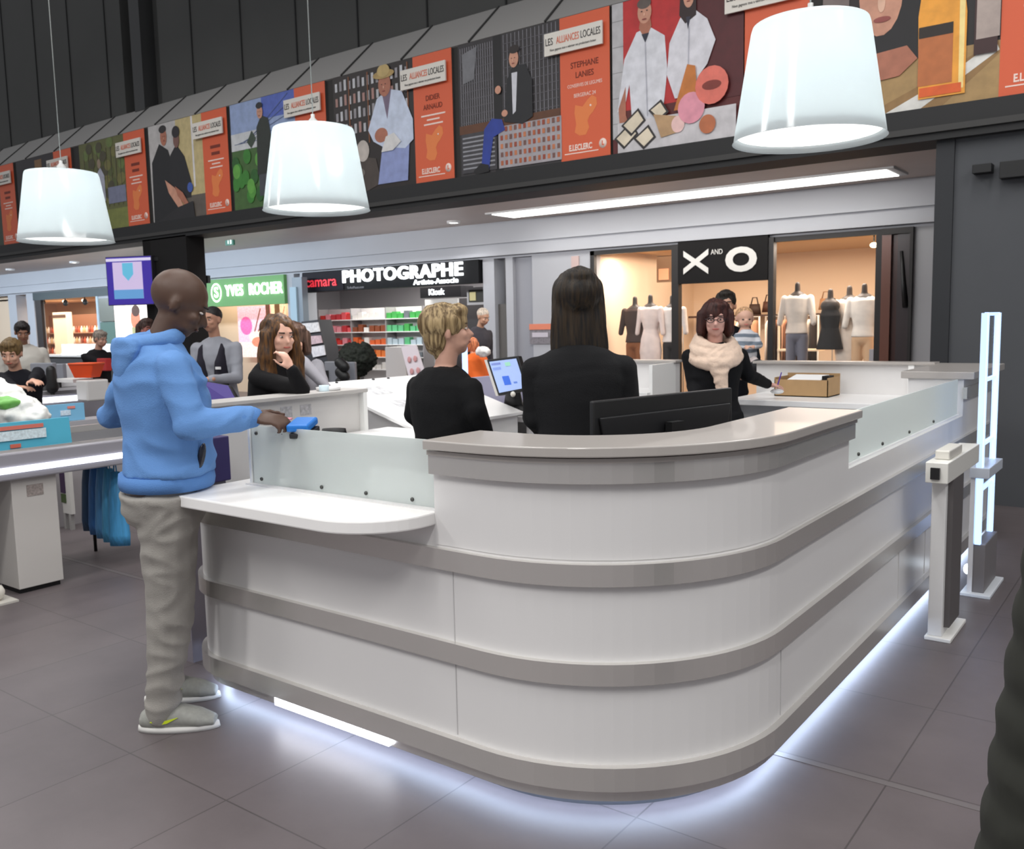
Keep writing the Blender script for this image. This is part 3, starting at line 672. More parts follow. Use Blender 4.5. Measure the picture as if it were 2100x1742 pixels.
for (u, v, a, b) in ((.18, .22, .16, .14), (.30, .5, .14, .12), (.48, .2, .18, .18), (.6, .55, .16, .2), (.78, .3, .12, .22), (.15, .72, .15, .2)):
    q = MB(); q.face([slope_pt(u, v), slope_pt(u + a, v), slope_pt(u + a, v + b), slope_pt(u, v + b)]); q.build('printed_sheet', mat((206, 206, 208), .5, var=.3, vscale=26), t)
for v in (.12, .42, .55): MB().ell(slope_pt(.03, v, .004), (.012, .012, .006)).build('stud', mat((60, 60, 62), .4), t)
t = thing('left_worktop', (-4.2, 6.0, 0), 'white flat worktop under the touch-screen till, between display and back counter', 'counter')
MB().box((-4.62, 5.26, .88), (-3.80, 6.52, .92)).build('worktop', mat((242, 241, 240), .3), t, bev=.003)
MB().box((-3.86, 5.30, 0), (-3.84, 6.50, .88)).build('front_panel', M_WHITE, t)
MB().box((-4.62, 5.26, 0), (-4.60, 6.52, .88)).build('rear_panel', M_WHITE, t)
t = thing('front_worktop', (-3.2, 2.7, 0), 'white inner worktop behind the frosted screen, holding the blue card terminal', 'counter')
MB().box((-3.06, 2.38, .93), (-2.10, 2.86, .965)).build('worktop', mat((240, 239, 238), .3), t, bev=.003)
MB().box((-3.04, 2.82, .05), (-2.12, 2.84, .93)).build('front_panel', M_WHITE, t)
t = thing('low_worktop', (-3.7, 3.9, 0), 'small white worktop between side partition and sloped display', 'counter')
MB().box((-4.04, 3.55, .93), (-3.35, 4.06, .965)).build('worktop', mat((240, 239, 238), .3), t, bev=.003)
MB().box((-4.0, 3.60, 0), (-3.40, 4.03, .93)).build('body', M_WHITE, t)

# ------------------------------------------------------------------ shops of the gallery
def room(prefix, x0, x1, y1, z1, wallm, floorm=None, ceilm=None, label=None):
    mb = MB(); mb.box((x0, y1, 0), (x1, y1 + .05, z1)); mb.box((x0 - .05, SH + .3, 0), (x0, y1, z1)); mb.box((x1, SH + .3, 0), (x1 + .05, y1, z1))
    o = mb.build('wall_' + prefix, wallm); o['kind'] = 'structure'
    o = MB().box((x0, SH + .3, z1), (x1, y1 + .05, z1 + .05)).build('ceiling_' + prefix, ceilm or wallm); o['kind'] = 'structure'
WARM = (1.0, 0.80, 0.60)
M_CREAM = mat((236, 214, 190), 0.7, name='cream_wall'); M_FRAME = mat((22, 18, 17), 0.5, name='dark_shop_frame')
# --- fashion shop
room('fashion_shop', -8.07, -2.9, 16.9, 2.80, M_CREAM, ceilm=mat((214, 176, 130), .6))
area('fashion_shop_light', (-5.6, 14.8, 2.74), 4.6, 2.4, 130, WARM)
area('fashion_window_light', (-7.3, 13.65, 2.70), 1.2, .4, 42, (1, .86, .74)); area('fashion_window_light', (-4.2, 13.65, 2.70), 1.2, .4, 55, (1, .86, .74))
t = thing('shop_window', (-7.28, SH, 0), 'dark framed fashion shop window left of the black sign', 'shop window', 'fashion shop windows')
for (a, b) in (((-8.07, SH - .03, 0), (-7.99, SH + .05, 2.76)), ((-8.07, SH - .03, 2.69), (-6.52, SH + .05, 2.76)), ((-8.07, SH - .03, 0), (-6.52, SH + .05, .10))): MB().box(a, b).build('frame', M_FRAME, t)
MB().box((-7.99, SH, .10), (-6.52, SH + .012, 2.69)).build('pane', M_GLASS, t)
t = thing('shop_window', (-4.2, SH, 0), 'dark framed fashion shop window right of the black sign', 'shop window', 'fashion shop windows')
for (a, b) in (((-4.95, SH - .03, 2.69), (-3.50, SH + .05, 2.76)), ((-3.50, SH - .03, 0), (-3.42, SH + .05, 2.76)), ((-4.95, SH - .03, 0), (-3.50, SH + .05, .10))): MB().box(a, b).build('frame', M_FRAME, t)
MB().box((-4.95, SH, .10), (-3.50, SH + .012, 2.69)).build('pane', M_GLASS, t)
t = thing('shop_entrance', (-5.75, SH, 0), 'black entrance portal of the fashion shop with large upright pale letters', 'shop sign')
MB().box((-6.56, SH - .06, 0), (-6.44, SH + .06, 2.76)).build('post', M_FRAME, t); MB().box((-5.00, SH - .06, 0), (-4.92, SH + .06, 2.76)).build('post', M_FRAME, t)
MB().box((-6.44, SH - .08, 2.15), (-5.00, SH + .06, 2.80)).build('sign_board', mat((16, 14, 14), .6, spec=.2), t)
M_LET = mat((205, 203, 198), .5, emit=.25)
text('X', .56, M_LET, (-6.11, SH - .09, 2.47), FACE_S @ rotz(PI / 2), t, 'letter', .004, .82, .016)
text('O', .62, M_LET, (-5.38, SH - .09, 2.47), FACE_S @ rotz(PI / 2), t, 'letter', .004, .72, .030)
text('AND', .11, M_LET, (-5.79, SH - .09, 2.60), FACE_S, t, 'letter', .003, .8)
t = thing('folded_door', (-3.2, SH, 0), 'brown and dark folded glass door at the right end of the fashion shop', 'door')
for k, (xa, ya, xb, yb, c) in enumerate(((-3.42, SH - .04, -3.30, SH + .1, (104, 66, 54)), (-3.30, SH + .02, -3.22, SH + .06, (70, 44, 40)), (-3.22, SH - .02, -3.05, SH + .02, (52, 44, 46)))): MB().box((xa, ya, .05), (xb, yb, 2.68)).build('leaf', mat(c, .3), t)
MB().box((-3.42, SH - .06, 2.68), (-3.02, SH + .08, 2.76)).build('frame', M_FRAME, t); MB().box((-3.06, SH - .06, 0), (-3.02, SH + .08, 2.68)).build('frame', M_FRAME, t)
MB().tube([(-3.17, SH - .03, 2.45), (-3.13, SH - .03, 2.0), (-3.10, SH - .03, 1.7)], .02, 8, r1=.04).build('strap', M_BLACK, t)
# display clothes
def mannequin(x, y, label, top, bottom=None, kind='dress', H=1.80, arms=True, body=(60, 52, 48)):
    t = thing('mannequin', (x, y, 0.0), label, 'mannequin', 'mannequins in the fashion windows')
    mt = mat(top, .7, var=.06, vscale=14); mbt = mat(bottom or top, .7); mk = mat(body, .5)
    q = MB(); q.lathe((x, y, 0), [(.001, .0), (.15, .0), (.15, .02), (.02, .03)], 20); q.tube([(x, y, .02), (x, y, .9)], .012); q.build('stand', mat((60, 58, 56), .3, 1), t)
    z = H - .38
    q = MB(); q.cap((x, y, z + .02), (x, y, z + .16), .045, .04); q.ell((x, y, z - .06), (.15, .09, .12)); q.blob('neck', mk, t, .015, 2)
    q = MB()
    if kind == 'dress':
        q.loft([((x, y, z - z0), Vector((a, 0, 0)), Vector((0, b, 0))) for z0, a, b in ((-.02, .10, .06), (.05, .19, .10), (.2, .17, .11), (.38, .125, .09), (.55, .175, .12), (.75, .20, .13), (.92, .18, .12))], 20)
        if arms:
            for s in (-1, 1): q.cap((x + .19 * s, y, z - .05), (x + .24 * s, y - .02, z - .45), .05, .04)
        q.blob('dress', mt, t, .014, 3)
    elif kind == 'tank':
        q.loft([((x, y, z - z0), Vector((a, 0, 0)), Vector((0, b, 0))) for z0, a, b in ((.10, .12, .07), (.2, .15, .10), (.38, .13, .09), (.7, .20, .12))], 20)
        q.tube([(x - .09, y, z - .1), (x - .06, y, z + .06)], .015); q.tube([(x + .09, y, z - .1), (x + .06, y, z + .06)], .015)
        q.blob('top', mt, t, .012, 2)
    else:
        q.loft([((x, y, z - z0), Vector((a, 0, 0)), Vector((0, b, 0))) for z0, a, b in ((-.02, .10, .06), (.05, .20, .10), (.25, .18, .11), (.42, .15, .10), (.58, .18, .12))], 20)
        if arms:
            for s in (-1, 1): q.cap((x + .20 * s, y, z - .05), (x + .26 * s, y - .03, z - .42), .055, .045)
        q.blob('jacket' if kind == 'jacket' else 'shirt', mt, t, .014, 3)
        q = MB(); q.ell((x, y, z - .60), (.165, .11, .12))
        for s in (-1, 1): q.cap((x + .085 * s, y, z - .62), (x + .10 * s, y, .10), .085, .055)
        q.blob('trousers', mbt, t, .014, 3)
for a in ((-7.45, 13.55, 'mannequin in a dark brown jacket, leftmost in the left shop window', (66, 46, 40), (150, 90, 50), 'jacket', 1.86),
          (-7.13, 13.50, 'mannequin in a white fitted dress in the left shop window', (240, 222, 216), None, 'dress', 1.88),
          (-6.78, 13.60, 'mannequin in a silvery white top and ripped dark trousers', (238, 228, 222), (42, 36, 36), 'shirt', 1.86),
          (-4.78, 13.62, 'mannequin in a white waistcoat and grey trousers in the right window', (240, 228, 216), (126, 126, 140), 'shirt', 1.98),
          (-4.28, 13.60, 'mannequin in a short black sleeveless dress', (30, 26, 28), None, 'tank', 1.86),
          (-4.05, 13.75, 'mannequin in a long pale dress beside the black dress', (244, 228, 212), None, 'dress', 1.90),
          (-3.80, 13.62, 'mannequin in a white jacket near the right window edge', (248, 240, 230), (230, 190, 150), 'jacket', 1.92)):
    mannequin(a[0] - (.10 if a[0] < -6 else .02), a[1], a[2], a[3], a[4], a[5], a[6] + .33)
box('window_plinth', (-3.66, 13.35, 0), (-3.52, 13.75, 1.12), mat((176, 176, 184), .5), label='pale grey display block at the right end of the fashion window', category='plinth')
for i, (x, lab) in enumerate(((-6.30, 'behind the long-haired woman'), (-5.62, 'behind the baby'), (-5.28, 'beside the right entrance post'))):
    t = thing('clothes_rail', (x, 15.2, 0), 'rail of hanging clothes inside the fashion shop ' + lab, 'clothes rail', 'clothes rails')
    q = MB(); q.tube([(x - .28, 15.2, 0), (x - .28, 15.2, 1.62), (x + .28, 15.2, 1.62), (x + .28, 15.2, 0)], .018, 8); q.build('rail', mat((226, 222, 214), .3), t)
    for k in range(7):
        xx = x - .22 + k * .072; c = ((60, 40, 36), (220, 170, 150), (238, 226, 214), (44, 36, 36), (150, 96, 66), (34, 30, 34), (196, 150, 120))[(k + i * 2) % 7]
        MB().loft([((xx, 15.2, z), Vector((.028, 0, 0)), Vector((0, d, 0))) for z, d in ((1.56, .05), (1.48, .20), (1.2, .19), (.80, .21))], 12).build('garment', mat(c, .8), t)
for (x, z, c, lab) in ((-6.75 + .12, 1.78, (60, 40, 34), 'dark brown bag'), (-6.36, 1.82, (76, 44, 32), 'reddish brown bag'), (-5.3, 1.84, (176, 130, 90), 'tan bag')):
    q = MB(); q.loft([((x, 16.5, z - .12), Vector((.13, 0, 0)), Vector((0, .07, 0))), ((x, 16.5, z + .08), Vector((.10, 0, 0)), Vector((0, .05, 0)))], 12); q.tube([(x - .07, 16.5, z + .07), (x - .04, 16.5, z + .2), (x + .04, 16.5, z + .2), (x + .07, 16.5, z + .07)], .012, 6)
    o = q.build('handbag', mat(c, .6), None, (x, 16.5, z - .12)); tag(o, lab + ' on the high shelf inside the fashion shop', 'handbag')
box('wall_shelf', (-7.9, 16.3, 1.62), (-3.1, 16.9, 1.66), mat((70, 48, 40), .5), label='long dark shelf along the rear of the fashion shop', category='shelf')
t = thing('picture_panel', (-7.6, 16.8, 1.9), 'brown patterned panel high on the wall in the left fashion window', 'picture')
MB().box((-9.0 + 1.15, 14.9, 2.28), (-9.0 + 1.80, 14.95, 2.75)).build('panel', mat((110, 82, 56), .6), t)
for k in range(2): MB().box((-7.80 + .30 * k, 14.88, 2.32), (-7.60 + .30 * k, 14.90, 2.52)).build('panel_inset', mat((206, 150, 116), .6), t)
t = thing('wooden_shelf_unit', (-5.2, 14.2, 0), 'pale wooden open rack just inside the right fashion window', 'rack')
for x in (-5.32, -5.06): MB().box((x, 14.2, 0), (x + .03, 14.24, 1.66)).build('upright', mat((236, 216, 186), .5), t)
for z in (.62, 1.06, 1.64): MB().box((-5.32, 14.19, z), (-4.65 if z == 1.06 else -5.03, 14.5, z + .03)).build('shelf', mat((236, 216, 186), .5), t)
for x, z in ((-3.78, 2.62), (-3.55, 2.58)):
    t = thing('ceiling_spot', (x, 13.9, z), 'bright ceiling spotlight in the right fashion window, %s' % ('larger one' if x < -3.7 else 'small one by the frame'), 'spotlight')
    r = .055 if x < -3.7 else .03
    MB().ell((x, 13.9, z), (r, r, r * .7)).build('lamp', mat((255, 236, 190), .5, emit=10), t); MB().tube([(x, 13.9, z + .02), (x, 13.9, 2.8)], .012, 8).build('stem', M_BLACK, t)
for x in (-7.0, -4.2):      # window display: small dark letters on a bar
    t = thing('display_lettering', (x, 13.9, 1.62), 'small dark letter display above the clothes in the %s fashion window' % ('left' if x < -6 else 'right'), 'sign')
    text('XO', .22, mat((80, 60, 48), .5), (x, 13.9, 1.66), FACE_S, t, 'lettering', .01, 1.3, .006)
    MB().tube([(x - .16, 13.92, 1.58), (x - .16, 13.92, 0)], .008, 6).build('stand', M_GREY, t); MB().tube([(x + .16, 13.92, 1.58), (x + .16, 13.92, 0)], .008, 6).build('stand', M_GREY, t)

# --- photo shop
mb = MB(); mb.box((-19.0, 17.4, 0), (-10.38, 17.45, 2.74)); mb.box((-10.38, SH + .3, 0), (-10.33, 17.4, 2.74)); mb.box((-19.05, 14.4, 0), (-19.0, 17.4, 2.74))
mb.prism([(-15.30, SH + .3, 0), (-15.40, SH + .3, 0), (-17.1, 14.45, 0), (-17.0, 14.45, 0)], (0, 0, 2.74)); mb.box((-19.0, 14.40, 0), (-17.0, 14.45, 2.74))
o = mb.build('wall_photo_shop', mat((200, 198, 200), .7)); o['kind'] = 'structure'
o = MB().prism([(-15.30, SH + .3, 2.74), (-10.33, SH + .3, 2.74), (-10.33, 17.45, 2.74), (-19.0, 17.45, 2.74), (-19.0, 14.45, 2.74), (-17.0, 14.45, 2.74)], (0, 0, .05)).build('ceiling_photo_shop', mat((200, 198, 200), .7)); o['kind'] = 'structure'
area('photo_shop_light', (-13.4, 15.0, 2.68), 4.2, 2.6, 190, (1, .98, .96))
t = thing('photo_shop_sign', (-12.8, SH, 2.36), 'long black photo shop sign with glowing white letters', 'shop sign')
MB().box((-15.22, SH - .10, 2.34), (-10.40, SH + .12, 2.76)).build('sign_board', mat((12, 12, 14), .6, spec=.2), t)
MB().box((-15.21, SH - .115, 2.36), (-13.95, SH - .10, 2.74)).build('side_board', mat((22, 18, 28), .6, spec=.2), t)
M_GLOW = mat((246, 250, 255), .5, emit=3.2)
text('camara', .30, mat((224, 48, 62), .5, emit=.7), (-14.62, SH - .125, 2.54), FACE_S, t, 'red_lettering', .006, 1.12, .003)
text('PHOTOGRAPHE', .34, M_GLOW, (-12.35, SH - .13, 2.60), FACE_S, t, 'glowing_lettering', .02, 1.22, .008, sp=1.10)
text('Artiste-Associe', .14, M_GLOW, (-11.42, SH - .13, 2.41), FACE_S, t, 'small_glowing_lettering', .012, 1.28, .0)
text('TirArtPhoto.com', .07, mat((150, 150, 156), .5), (-13.6, SH - .115, 2.385), FACE_S, t, 'small_lettering', .003, 1.0)
# shelving with products
SY = 14.7
t = thing('shelf_wall', (-13.8, SY, 0), 'white photo shop shelving with coloured goods', 'shelving')
xa = at_y(655, 690, SY).x; xb = at_y(868, 690, SY).x
ztop = at_y(740, 632, SY).z
MB().box((xa, SY + .32, .1), (xb, SY + .36, ztop)).build('back_panel', mat((216, 212, 210), .5), t)
rows = [at_y(740, yy, SY).z for yy in (655, 681, 707, 732, 757, 782)]
for z in rows: MB().box((xa, SY - .02, z - .02), (xb, SY + .33, z)).build('shelf', mat((246, 244, 242), .3), t)
for x in (xa, xa + (xb - xa) / 3, xa + 2 * (xb - xa) / 3, xb): MB().box((x - .015, SY - .01, .1), (x + .015, SY + .33, ztop)).build('upright', mat((150, 146, 146), .4), t)
N = 18
ORD = ['first', 'second', 'third', 'fourth', 'fifth', 'sixth', 'seventh', 'eighth', 'ninth', 'tenth', 'eleventh', 'twelfth', 'thirteenth', 'fourteenth', 'fifteenth', 'sixteenth', 'seventeenth', 'eighteenth', 'nineteenth', 'twentieth', 'twenty-first', 'twenty-second']
zone = lambda u: 'red' if u < .33 else ('mixed' if u < .64 else 'green')
pal = {'red': ((222, 60, 56), (232, 90, 96), (200, 52, 60), (238, 150, 160)), 'mixed': ((236, 232, 226), (228, 104, 48), (140, 72, 40), (240, 130, 60)), 'green': ((70, 170, 80), (96, 190, 130), (188, 206, 214), (110, 116, 120))}
zname = {'red': 'red boxed item in the left bay of the photo shop shelves', 'mixed': 'white, orange or brown packet in the middle bay of the photo shop shelves', 'green': 'green or grey packet in the right bay of the photo shop shelves'}
for r, z in enumerate(rows[:5]):
    for k in range(N):
        u = (k + .5) / N; zn = zone(u); x = xa + .04 + (xb - xa - .08) * u; wd = (xb - xa) / N * .78; hh = random.uniform(.10, .17)
        c = pal[zn][(k * 7 + r * 5 + k // 3) % 4]
        if zn == 'mixed': c = pal['mixed'][(0, 2, 1, 3, 0)[r]] if k % 4 else (240, 236, 230)
        if zn == 'green': c = pal['green'][(0, 1, 2, 3, 3)[r]] if k % 3 else pal['green'][(r + k) % 4]
        o = box('product_packet', (x - wd / 2, SY + .01, z), (x + wd / 2, SY + .14, z + hh), mat(c, .35)); tag(o, '%s, %s from the left on shelf %s' % (('red or pink packet' if zn == 'red' else 'orange, brown or white packet' if zn == 'mixed' else 'green or grey packet'), ORD[k], ('one from the top', 'two from the top', 'three from the top', 'four from the top', 'five from the top')[4 - r]), 'packet', zn + ' bay of packets')
t = thing('hanging_sign', (-11.9, 14.2, 2.1), 'black hanging box sign with a short white word inside the photo shop', 'sign')
p0 = at_y(862, 612, 14.2); p1 = at_y(945, 592, 14.2)
MB().box((p0.x, 14.2, p0.z), (p1.x, 14.6, p1.z + .06)).build('box', mat((30, 28, 32), .5), t)
text('Kiosk', .17, M_GLOW, ((p0.x + p1.x) / 2 - .1, 14.19, (p0.z + p1.z) / 2 + .03), FACE_S, t, 'lettering', .004, 1.1, .004)
MB().box((p0.x, 15.2, .3), (p1.x + .4, 15.3, p0.z)).build('rear_board', mat((44, 40, 42), .6), t)
t = thing('cooler_shelf', (-12.0, 14.4, 1.6), 'lit white shelf with small bottles below the black box sign', 'shelf')
p0 = at_y(872, 640, 14.5); p1 = at_y(938, 612, 14.5)
MB().box((p0.x, 14.5, p0.z), (p1.x, 14.55, p1.z)).build('back_panel', mat((240, 238, 234), .5, emit=.5), t)
for k in range(6): MB().tube([(p0.x + .25 + k * .06, 14.46, p0.z), (p0.x + .25 + k * .06, 14.46, p0.z + .14)], .018, 8).build('bottle', mat((90, 84, 80), .4), t)
t = thing('wall_frame', (-10.9, 13.6, 2.0), 'white framed picture with a yellow block right of the photo shop', 'picture')
p0 = at_y(958, 626, 13.5); p1 = at_y(1000, 588, 13.5)
MB().box((p0.x, 13.5, p0.z), (p1.x, 13.54, p1.z)).build('frame', mat((206, 204, 204), .5), t); MB().box((p0.x + .06, 13.48, p0.z + .05), (p1.x, 13.50, p1.z - .05)).build('print', mat((50, 46, 34), .5), t)
MB().box((p0.x + .09, 13.47, p0.z + .08), (p0.x + .24, 13.48, p1.z - .09)).build('yellow_block', mat((236, 222, 160), .5), t)
box('photo_counter', tuple(at_y(792, 770, 13.8).xy) + (0,), (at_y(832, 770, 13.8).x, 14.2, at_y(800, 712, 13.8).z), mat((226, 220, 216), .4), label='white block counter in front of the photo shop shelves', category='counter')
# magazine rack
def quad_at(pts, Y): return [at_y(px, py, Y) for px, py in pts]
t = thing('magazine_rack', tuple(at_y(650, 770, 12.2).xy) + (0,), 'black slanted magazine rack standing outside the photo shop', 'magazine rack')
Pq = quad_at(((618, 660), (652, 656), (680, 772), (634, 790)), 12.2)
MB().prism(Pq, (.0, .35, 0)).build('frame', mat((40, 38, 42), .5), t)
MB().prism([Vector((Pq[3].x, 12.2, 0)), Vector((Pq[2].x, 12.2, 0)), Pq[2], Pq[3]], (0, .35, 0)).build('base', mat((34, 32, 34), .5), t)
for k, (qq, c) in enumerate(((((621, 664), (655, 661), (659, 680), (626, 684)), (226, 222, 220)), (((630, 690), (660, 688), (664, 703), (635, 708)), (204, 176, 180)), (((639, 712), (667, 708), (670, 728), (645, 733)), (222, 218, 220)))):
    MB().prism([q + Vector((0, -.02, 0)) for q in quad_at(qq, 12.2)], (0, -.02, 0)).build('magazine', mat(c, .5, var=.2, vscale=18), t)
t = thing('sandwich_board', tuple(at_y(850, 785, 11.9).xy) + (0,), 'white sandwich board with pink portraits in front of the photo shop', 'sandwich board')
Pq = quad_at(((822, 710), (852, 708), (882, 800), (846, 806)), 11.9)
MB().prism([Vector(p) for p in Pq], (0, .03, 0)).build('face_panel', mat((226, 216, 222), .5), t)
MB().prism([Pq[0] + Vector((0, .04, 0)), Pq[3] + Vector((-.45, .4, 0)), Pq[3] + Vector((0, .04, 0))], (0, .02, 0)).build('rear_panel', mat((110, 98, 84), .6), t)
MB().box((Pq[3].x - .4, 11.93, 0), (Pq[2].x, 12.05, Pq[3].z)).build('foot', mat((90, 86, 82), .6), t)
for (px, py) in ((839, 738), (851, 736), (844, 762), (857, 760)):
    c = at_y(px, py, 11.88); MB().ell(c, (.045, .006, .06)).build('portrait', mat((206, 150, 150), .5), t)
# notice on the white pier
t = thing('notice_board', tuple(at_y(1110, 695, SH)), 'orange and grey notice on the white wall left of the long-haired woman', 'notice')
a = at_y(1088, 706, SH); b = at_y(1131, 664, SH)
MB().box((a.x, SH - .02, a.z), (b.x, SH, b.z)).build('board', mat((126, 122, 128), .5, var=.25, vscale=30), t); MB().box((a.x, SH - .03, b.z - .10), (b.x, SH - .02, b.z)).build('header', mat((220, 130, 100), .5), t)
MB().box((a.x + .06, SH - .03, a.z + .12), (b.x - .06, SH - .02, a.z + .2)).build('text_bar', mat((196, 190, 200), .5), t)

# --- green signed shop
mb = MB(); mb.box((-22.5, 14.32, 0), (-17.0, 14.37, 2.76)); mb.box((-22.5, SH + .3, 0), (-22.45, 14.32, 2.76)); mb.prism([(-15.86, SH + .3, 0), (-15.80, SH + .3, 0), (-17.0, 14.37, 0), (-17.08, 14.32, 0)], (0, 0, 2.76))
o = mb.build('wall_cosmetics_shop', mat((214, 188, 160), .7)); o['kind'] = 'structure'
o = MB().prism([(-22.5, SH + .3, 2.76), (-15.8, SH + .3, 2.76), (-17.0, 14.37, 2.76), (-22.5, 14.37, 2.76)], (0, 0, .05)).build('ceiling_cosmetics_shop', mat((214, 188, 160), .7)); o['kind'] = 'structure'
area('cosmetics_shop_light', (-18.6, 13.75, 2.7), 3.6, .7, 60, (1, .86, .74))
t = thing('green_shop_sign', (-18.0, SH, 2.15), 'green shop sign with glowing white name and round emblem', 'shop sign')
MB().box((-20.9, SH - .08, 2.13), (-15.86, SH + .1, 2.76)).build('sign_board', mat((96, 152, 84), .5, emit=.12), t)
text('YVES', .36, M_GLOW, (-17.60, SH - .10, 2.47), FACE_S, t, 'glowing_lettering', .012, .80, .002, sp=1.08)
text('ROCHER', .36, M_GLOW, (-16.48, SH - .10, 2.47), FACE_S, t, 'glowing_lettering', .012, .78, .002, sp=1.08)
q = MB()
for k in range(24):
    a0, a1 = 2 * PI * k / 24, 2 * PI * (k + 1) / 24
    q.box((-18.30, 0, 0), (-18.30, 0, 0)) if False else None
    q.face([(-18.28 + r * .20 * math.cos(a), SH - .10, 2.45 + r * .22 * math.sin(a)) for r, a in ((1, a0), (1, a1), (.84, a1), (.84, a0))])
q.build('emblem_ring', M_GLOW, t)
text('S', .34, M_GLOW, (-18.28, SH - .10, 2.45), FACE_S, t, 'emblem_letter', .004, 1.1, .006)
t = thing('pink_poster', (-17.9, 14.0, .6), 'pink illustrated poster inside the shop under the green sign', 'poster')
p = Paint(at_y(490, 700, 14.0).x, .9, 1.3, 1.25, 14.0); p.rect(0, 0, 1, 1, (238, 184, 200)); p.rect(0, 0, 1, .3, (240, 214, 204)); p.ell(.25, .62, .18, .18, (226, 96, 158)); p.ell(.62, .4, .3, .12, (246, 226, 200)); p.ell(.6, .3, .2, .1, (232, 130, 100)); p.line(.5, .5, .7, .95, .03, (120, 70, 50)); p.line(.6, .5, .9, .85, .03, (120, 70, 50))
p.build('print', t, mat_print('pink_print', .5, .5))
t = thing('brown_figure_poster', (-16.8, 14.2, .6), 'tall brown tree-like poster between pink poster and pier', 'poster')
p = Paint(at_y(548, 700, 14.0).x, .8, .75, 1.45, 14.0); p.rect(0, 0, 1, 1, (240, 214, 180)); p.rect(0, 0, .22, 1, (100, 58, 46)); p.rect(.45, .1, .7, 1, (110, 74, 48)); p.line(.6, .5, .95, .9, .04, (226, 150, 110)); p.ell(.8, .4, .1, .12, (244, 170, 140))
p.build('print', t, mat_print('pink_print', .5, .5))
t = thing('glass_pillar', (-15.3, 12.6, 0), 'grey-blue glazed pillar between the green sign and the black photo sign', 'pillar')
a = at_y(602, 650, 12.6); b = at_y(622, 650, 12.6)
MB().box((a.x, 12.6, 0), (b.x, 12.75, 2.65)).build('core', mat((130, 142, 152), .4), t); MB().box((a.x - .04, 12.56, 0), (a.x + .16, 12.60, 2.45)).build('pane', mat((176, 202, 216), .15, coat=.6), t)

# --- left: lamp-lit grocery window and neighbours
room('grocery_shop', -33.0, -23.7, 16.5, 2.62, mat((222, 186, 150), .7))
area('grocery_shop_light', (-28.0, 14.6, 2.5), 6, 2.0, 190, (1, .84, .68))
struct('trim_30', (-27.3, SH - .02, 2.56), (-23.0, SH, 2.78), mat((60, 72, 76), .5))
struct('wall_left_gallery', (-36, SH + .3, 0), (-28.9, SH + .5, 2.8), mat((230, 206, 180), .6))
t = thing('grocery_window', (-25.3, SH, 0), 'wide lit window of the grocery at the far left', 'shop window')
MB().box((-27.2, SH - .02, 0), (-26.85, SH + .06, 2.56)).build('post', mat((44, 38, 38), .5), t); MB().box((-23.8, SH - .02, 0), (-23.7, SH + .06, 2.56)).build('post', mat((180, 200, 210), .5), t)
MB().box((-26.85, SH + .02, .1), (-23.8, SH + .03, 2.5)).build('pane', M_GLASS, t)
t = thing('bottle_shelving', (-25.3, 15.4, 0), 'warm lit shelving full of bottles and jars at the far left', 'shelving')
MB().box((-32.0, 15.7, .6), (-28.0, 15.75, 2.2)).build('back_panel', mat((150, 104, 76), .6), t)
for z in (.9, 1.25, 1.6): MB().box((-32.0, 15.4, z - .03), (-28.0, 15.7, z)).build('shelf', mat((190, 150, 120), .5), t)
for r, z in enumerate((.9, 1.25, 1.6)):
    for k in range(22):
        x = -31.8 + k * .17; c = ((244, 232, 214), (206, 96, 60), (232, 200, 150), (160, 90, 70), (250, 244, 236))[(k * 3 + r) % 5]
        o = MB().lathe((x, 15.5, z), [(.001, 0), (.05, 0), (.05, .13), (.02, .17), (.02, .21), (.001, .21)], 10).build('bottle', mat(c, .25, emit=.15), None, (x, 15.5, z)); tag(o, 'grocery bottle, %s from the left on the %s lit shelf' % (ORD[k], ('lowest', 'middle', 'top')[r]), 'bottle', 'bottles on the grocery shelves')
t = thing('menu_column', (-25.4, 14.6, .8), 'pale lit column with a dark header in the grocery window', 'column')
a = at_y(112, 700, 14.6); b = at_y(134, 640, 14.6)
MB().box((a.x, 14.6, 0), (b.x, 14.8, b.z)).build('column', mat((246, 226, 200), .5, emit=.4), t); MB().box((a.x, 14.58, b.z - .18), (b.x, 14.6, b.z - .08)).build('header', mat((90, 66, 52), .5), t)
for k, (px, py) in enumerate(((88, 617), (134, 619), (174, 617))):
    c = at_y(px, py, 13.5); t = thing('ceiling_spot', tuple(c), 'black track spotlight in the grocery window, %s of three' % ('leftmost', 'middle', 'rightmost')[k], 'spotlight')
    MB().cap(c, c + Vector((.1, -.05, -.06)), .06, .07).build('housing', M_BLACK, t); MB().tube([c, (c.x, c.y, 2.62)], .015, 8).build('stem', M_BLACK, t); MB().ell(c + Vector((-.25, .1, .02)), (.08, .05, .04)).build('lamp', mat((255, 240, 214), .5, emit=8), t)
t = thing('dark_bar_counter', (-20.5, 11.0, 0), 'dark long bar counter with white till tops across the gallery', 'counter')
a = at_y(120, 740, 11.0); b = at_y(330, 740, 11.0)
MB().box((a.x - 1.5, 11.0, 0), (b.x, 11.5, 1.02)).build('body', mat((50, 47, 47), .6), t); MB().box((a.x - 1.5, 10.96, 1.02), (b.x, 11.6, 1.06)).build('top', mat((196, 190, 184), .4), t)
for k in range(4):
    x = a.x - .1 + k * 1.0
    t = thing('glass_dessert_case', (x, 11.2, 1.06), 'bright glass display case on the dark bar, ' + ('leftmost', 'second from left', 'third from left', 'rightmost')[k], 'display case', 'display cases on the dark bar')
    MB().box((x, 11.15, 1.06), (x + .7, 11.45, 1.32)).build('case', mat((236, 236, 236), .25, emit=.35, var=.2, vscale=9), t); MB().box((x, 11.13, 1.06), (x + .7, 11.15, 1.10)).build('light_edge', mat((255, 250, 240), .5, emit=3), t)
